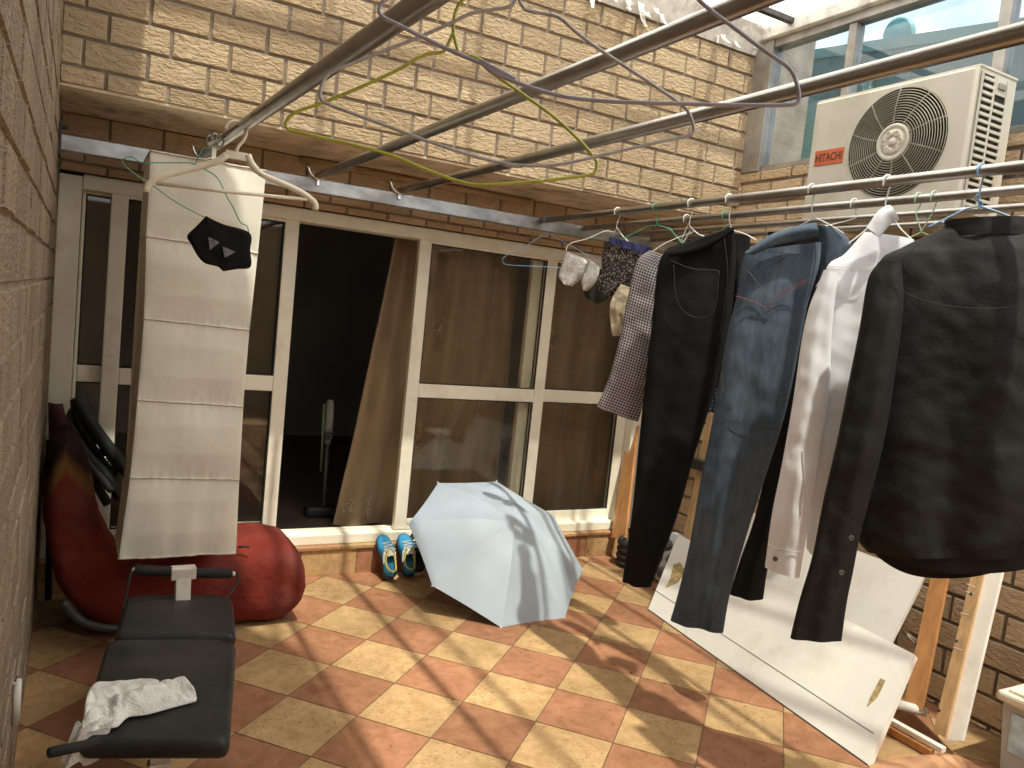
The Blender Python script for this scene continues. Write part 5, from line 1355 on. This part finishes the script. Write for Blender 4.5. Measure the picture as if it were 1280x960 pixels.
mb.grid(sh2, 14, 16); mb.grid(lambda s, v: sh2(s, v)+V((0, .02, 0)), 14, 16); mb.build('headrest', 'maroon', fr_)
mb = MB(); mb.tube([U(*zq(600, 455), 'y', Yr-.04), U(*zq(622, 488), 'y', Yr-.04)], .006, 8); mb.build('rivet', 'chrome', fr_)
mb = MB(); mb.tube([U(*zq(660, 540), 'y', Yr-.04), U(*zq(712, 612), 'y', Yr-.04)], .003, 8); mb.build('rivet', 'chrome', fr_)
q0 = U(*zq(900, 760), 'y', Yr); mb = MB(); mb.tube([q0, V((q0.x+.05, Yr, .20)), V((q0.x+.08, Yr-.03, .015))], .016, 10); q1 = U(*zq(250, 420), 'y', Yr+.04); mb.tube([q1, V((XL+.04, Yr, .4)), V((XL+.05, Yr, .015))], .016, 10); mb.build('leg', 'grey_tube', fr_)

mb = MB(); a = U(22, 850, 'x', XL+.012); b = U(20, 900, 'x', XL+.012); mb.tube([V((XL+.012, a.y, b.z)), V((XL+.012, a.y, a.z))], .011, 10); mb.box((XL+.001, a.y-.012, a.z-.01), (XL+.012, a.y+.012, a.z), 0, .002)
tag(mb.build('conduit', 'white_pipe'), 'short white conduit stub low on the left brick wall', 'conduit')

# ------------------------------------------------------------------ leaning boards on the right
class Lean:
    """plane through the floor line x=x0 (+k*y) and the line x=x1 at height z1"""
    def __init__(s, x0, x1, z1, k=0.):
        s.P = V((x0, 0, 0)); d1 = V((k, 1, 0)); d2 = V((x1-x0, 0, z1)); n = d1.cross(d2).normalized()
        if n.dot(CAM-s.P) < 0: n = -n
        s.n = n
    def __call__(s, px, py): return UP(px, py, s.P, s.n)
kk = (2.961-2.784)/(3.399-1.81)
fp = Lean(2.961-kk*3.399, 2.961-kk*3.399+.33, .40, kk)
p1, p2, p3, p4 = fp(810, 762), fp(1085, 957), fp(1143, 818), fp(848, 668)
for p in (p1, p2): p.z = max(p.z, .001)
bd = thing('door_panel', (p1+p2)/2, 'long white lacquered door panel with hinge cut-outs leaning lowest on the floor', 'panel', 'white door panels')
mb = MB(); mb.prism([p1, p2, p3, p4], -fp.n, .03); mb.build('board', 'panel', bd)
def on_edge(a, b, f): return a.lerp(b, f)
g0 = fp(816, 736)+fp.n*.0008; g1 = fp(1092, 917)+fp.n*.0008
mb = MB(); mb.bar(g0, g1, .003, .0016, fp.n); mb.build('groove', 'groove', bd)
for cut in ([(842, 706), (850, 703), (858, 714), (848, 728), (832, 735), (838, 724)], [(1101, 848), (1107, 851), (1097, 872), (1084, 884), (1089, 870)]):
    mb = MB(); mb.prism([fp(*p)+fp.n*.0002 for p in cut], fp.n, .0025); mb.build('hinge_cutout', 'chip', bd)
mb = MB(); eL = [p1-fp.n*.031, p2-fp.n*.031]; mb.bar(p1+V((0, 0, .001))+fp.n*.001, p2+V((0, 0, .001))+fp.n*.001, .004, .006, fp.n); mb.build('bottom_edge', 'groove', bd)
bp = Lean(3.12, 3.5, .95, .02)
q3, q4 = bp(1156, 719), bp(1100, 829)
q1, q2 = bp(900, 560), bp(1100, 640)
bd2 = thing('door_panel', (3.2, 2.7, 0), 'second white panel leaning behind the long door panel, half under the black shirt', 'panel', 'white door panels')
mb = MB(); dn = (q4-q3).normalized(); ft = q3+dn*((q3.z-.012)/(-dn.z)); lf = V((3.12+.02*3.35, 3.35, .012))
topl = lf+(q3-ft); mb.prism([ft, q3, topl, lf], -bp.n, .018); mb.build('board', 'panel', bd2)
mb = MB(); mb.lathe(bp(1005, 723)+bp.n*.0005, bp.n, [(.007, 0), (.007, .001), (0, .001)], 12); mb.build('screw_hole', 'groove', bd2)

def plank(pxs, lean, th, name, mat, label, cat, group=None, extra=None):
    P = [lean(*p) for p in pxs]
    mb = MB(); mb.prism(P, -lean.n, th); o = mb.build(name, mat)
    return tag(o, label, cat, group)
GPL = 'boards leaning on the right brick wall'
pk = Lean(3.22, 3.575, 1.25)
plank([(1128, 888), (1152, 888), (1190, 690), (1170, 690)], pk, .02, 'plank', 'wood_orange', 'orange-brown wooden plank leaning upright beside the white panels', 'plank', GPL)
pk2 = Lean(3.18, 3.56, 1.25, 0)
t = thing('plank', pk2(1175, 920), 'pale wooden batten with drilled holes beside the white board', 'plank', GPL)
mb = MB(); mb.prism([pk2(1166, 915), pk2(1181, 922), pk2(1236, 690), pk2(1221, 690)], -pk2.n, .03); mb.build('batten', 'wood_pale', t)
for px, py in ((1196, 801), (1174, 888), (1214, 742)):
    mb = MB(); mb.lathe(pk2(px, py)+pk2.n*.0005, pk2.n, [(.006, 0), (.006, .001), (0, .001)], 12); mb.build('hole', 'groove', t)
for (a, b) in (((1209, 730), (1219, 734)), ((1207, 739), (1217, 742)), ((1201, 766), (1211, 769)), ((1192, 809), (1203, 813))):
    mb = MB(); mb.bar(pk2(*a)+pk2.n*.0008, pk2(*b)+pk2.n*.0008, .003, .0012, pk2.n); mb.build('pencil_mark', 'panel', t)
plank([(1183, 926), (1202, 926), (1258, 690), (1238, 690)], Lean(3.20, 3.57, 1.25), .022, 'plank', 'panel', 'white painted board leaning next to the drilled batten', 'plank', GPL)
pk4 = Lean(3.30, 3.585, 1.3)
plank([(764, 672), (781, 672), (800, 500), (790, 500)], pk4, .02, 'plank', 'wood_orange', 'reddish wooden plank standing left of the black jeans in the far corner', 'plank', GPL)
pk5 = Lean(3.42, 3.59, 1.5)
plank([(852, 680), (866, 680), (905, 480), (893, 480)], pk5, .02, 'plank', 'wood_pale', 'pale wooden plank between the black jeans and blue jeans', 'plank', GPL)
mb = MB(); a = U(850, 574, 'x', 3.5); b = U(895, 586, 'x', 3.5); mb.obox((a+b)/2, Y3, X3, Z3, .16, .03, .035, 0, .006); tag(mb.build('bracket', 'dark_metal'), 'dark metal wall bracket on the brick between the hanging jeans', 'bracket')
# tubes lying behind the panel
mb = MB(); a, b = U(1116, 776, 'x', 3.40), U(1147, 804, 'x', 3.325); mb.tube([a+(a-b)*2., b], .013, 14, cap=False); mb.tube([a+(a-b)*2., b-(b-a).normalized()*.001], .0105, 14)
tag(mb.build('tube', 'chrome'), 'chrome tube end sticking out behind the second white panel', 'tube')
mb = MB(); a, b = U(1120, 880, 'z', .10), U(1157, 890, 'z', .085); mb.tube([a+(a-b)*.9, b], .021, 14); tag(mb.build('tube', 'white_pipe'), 'dirty white plastic pipe end under the orange plank', 'pipe')
mb = MB(); a, b = U(1108, 898, 'z', .05), U(1180, 938, 'z', .05); mb.bar(a+(a-b)*.4, b, .03, .022, Z3, 0, .003); tag(mb.build('strip', 'panel'), 'white strip lying on the floor below the planks', 'strip')
mb = MB(); a, b = U(1105, 908, 'z', .02), U(1165, 942, 'z', .02); mb.bar(a+(a-b)*.2, b, .028, .03, Z3, 0, .002); tag(mb.build('strip', 'wood_orange'), 'brown wooden strip lying beside the white floor strip', 'strip')
# crumpled cloth at the corner of the panel
cl = thing('cloth', U(1150, 955, 'z', 0), 'crumpled apricot cloth heap on the floor below the leaning boards', 'cloth')
c0 = U(1160, 965, 'z', .02)
def heap(s, v):
    a = s*2*pi; r = v
    x = c0.x+.02+r*.23*cos(a)*(1+.2*sin(3*a)); y_ = c0.y+r*.15*sin(a)*(1+.15*cos(2*a+1))
    h = .055*(1-r**2)*(.7+.6*mnoise.noise(V((x*9, y_*9, 4))))+.012*sin(x*60)*(1-r)
    return V((x, y_, max(.003, h)))
mb = MB(); mb.grid(heap, 60, 16, wrap=True); mb.build('fabric', 'cloth_pink', cl)
# grit and dry leaf crumbs nobody could count
rg = random.Random(23); mb = MB()
for k in range(150):
    if k < 90: x, y_ = rg.uniform(.9, 3.0), rg.uniform(1.7, 4.25)
    else: x, y_ = rg.gauss(2.75, .25), rg.gauss(2.5, .6)
    if x > 2.72 and 1.7 < y_ < 3.5: x -= .5
    sz = rg.uniform(.002, .006)*(2.0 if k % 25 == 0 else 1); a = rg.uniform(0, 6.28)
    mb.add([V((x+sz*cos(a), y_+sz*sin(a), .0005)), V((x-sz*.6*sin(a), y_+sz*.6*cos(a), .001)), V((x-sz*cos(a), y_-sz*sin(a), .0005)), V((x+sz*.5*sin(a), y_-sz*.5*cos(a), .0008)), V((x, y_, sz*.7))],
           [(0, 1, 4), (1, 2, 4), (2, 3, 4), (3, 0, 4), (3, 2, 1, 0)])
gr = mb.build('grit', 'grit'); gr['kind'] = 'stuff'
# storage tub at the right edge
tb = thing('storage_tub', (3.42, 1.62, 0), 'lidded plastic storage tub with a pale blue label at the right edge', 'tub')
c1 = U(1252, 862, 'z', .33)
x0, x1, y0, y1 = c1.x-.01, c1.x+.30, c1.y-.40, c1.y
mb = MB()
def ringr(i, z): return [V((x0+i, y0+i, z)), V((x1-i, y0+i, z)), V((x1-i, y1-i, z)), V((x0+i, y1-i, z))]
ls = [ringr(.035, .002), ringr(.03, .01), ringr(.012, .29)]
for A, B in zip(ls, ls[1:]): mb.add(A+B, [(k, (k+1) % 4, 4+(k+1) % 4, 4+k) for k in range(4)])
mb.add(ls[0], [(0, 1, 2, 3)]); mb.build('body', 'tub_body', tb)
mb = MB(); mb.box((x0-.008, y0-.008, .291), (x1+.008, y1+.008, .33), 0, .012); mb.box((x0+.02, y0+.02, .331), (x1-.02, y1-.02, .343), 0, .005); mb.build('lid', 'tub', tb)
mb = MB(); mb.add([V((x0+.0195, y1-.05, .10)), V((x0+.0195, y1-.30, .10)), V((x0+.0095, y1-.30, .26)), V((x0+.0095, y1-.05, .26))], [(0, 1, 2, 3)]); mb.build('sticker', 'tub_label', tb)
# ribbed black pot and reel in the far corner
pt = U(788, 712, 'z', 0); 
bk = thing('pot', (3.36, 4.12, 0), 'ribbed black rubber pot on the floor by the far right corner', 'pot')
mb = MB(); prof = [(.0, .002), (.085, .002)]
for k in range(4):
    z = .005+k*.045; prof += [(.088, z), (.098, z+.010), (.098, z+.030), (.088, z+.040)]
prof += [(.088, .19), (.075, .19), (.07, .1), (0, .1)]
mb.lathe((3.36, 4.10, 0), Z3, prof, 30); mb.build('body', 'rubber', bk)
re_ = thing('cable_reel', (3.42, 3.72, 0), 'round grey plastic reel with holes standing behind the white door panel', 'reel')
rcn = V((3.40, 3.72, .165)); axn = V((-.75, -.66, .12)).normalized()
mb = MB(); mb.lathe(rcn, axn, [(.045, .03), (.16, .03), (.165, .024), (.165, .016), (.16, .01), (.045, .01)], 40); mb.lathe(rcn, axn, [(.06, -.05), (.06, .01)], 30); mb.lathe(rcn, axn, [(.045, -.06), (.16, -.06), (.165, -.066), (.165, -.074), (.16, -.08), (.045, -.08)], 40); mb.build('flange', 'reel', re_)
uu = axn.cross(Z3).normalized(); ww = axn.cross(uu)
mb = MB()
for k in range(6):
    a = 2*pi*k/6; c = rcn+axn*.0305+(uu*cos(a)+ww*sin(a))*.104; mb.lathe(c, axn, [(.040, .0), (.040, .0015), (0, .0015)], 22)
mb.lathe(rcn+axn*.03, axn, [(.043, 0), (.043, .004), (0, .004)], 22)
mb.build('window', 'reel_dark', re_)
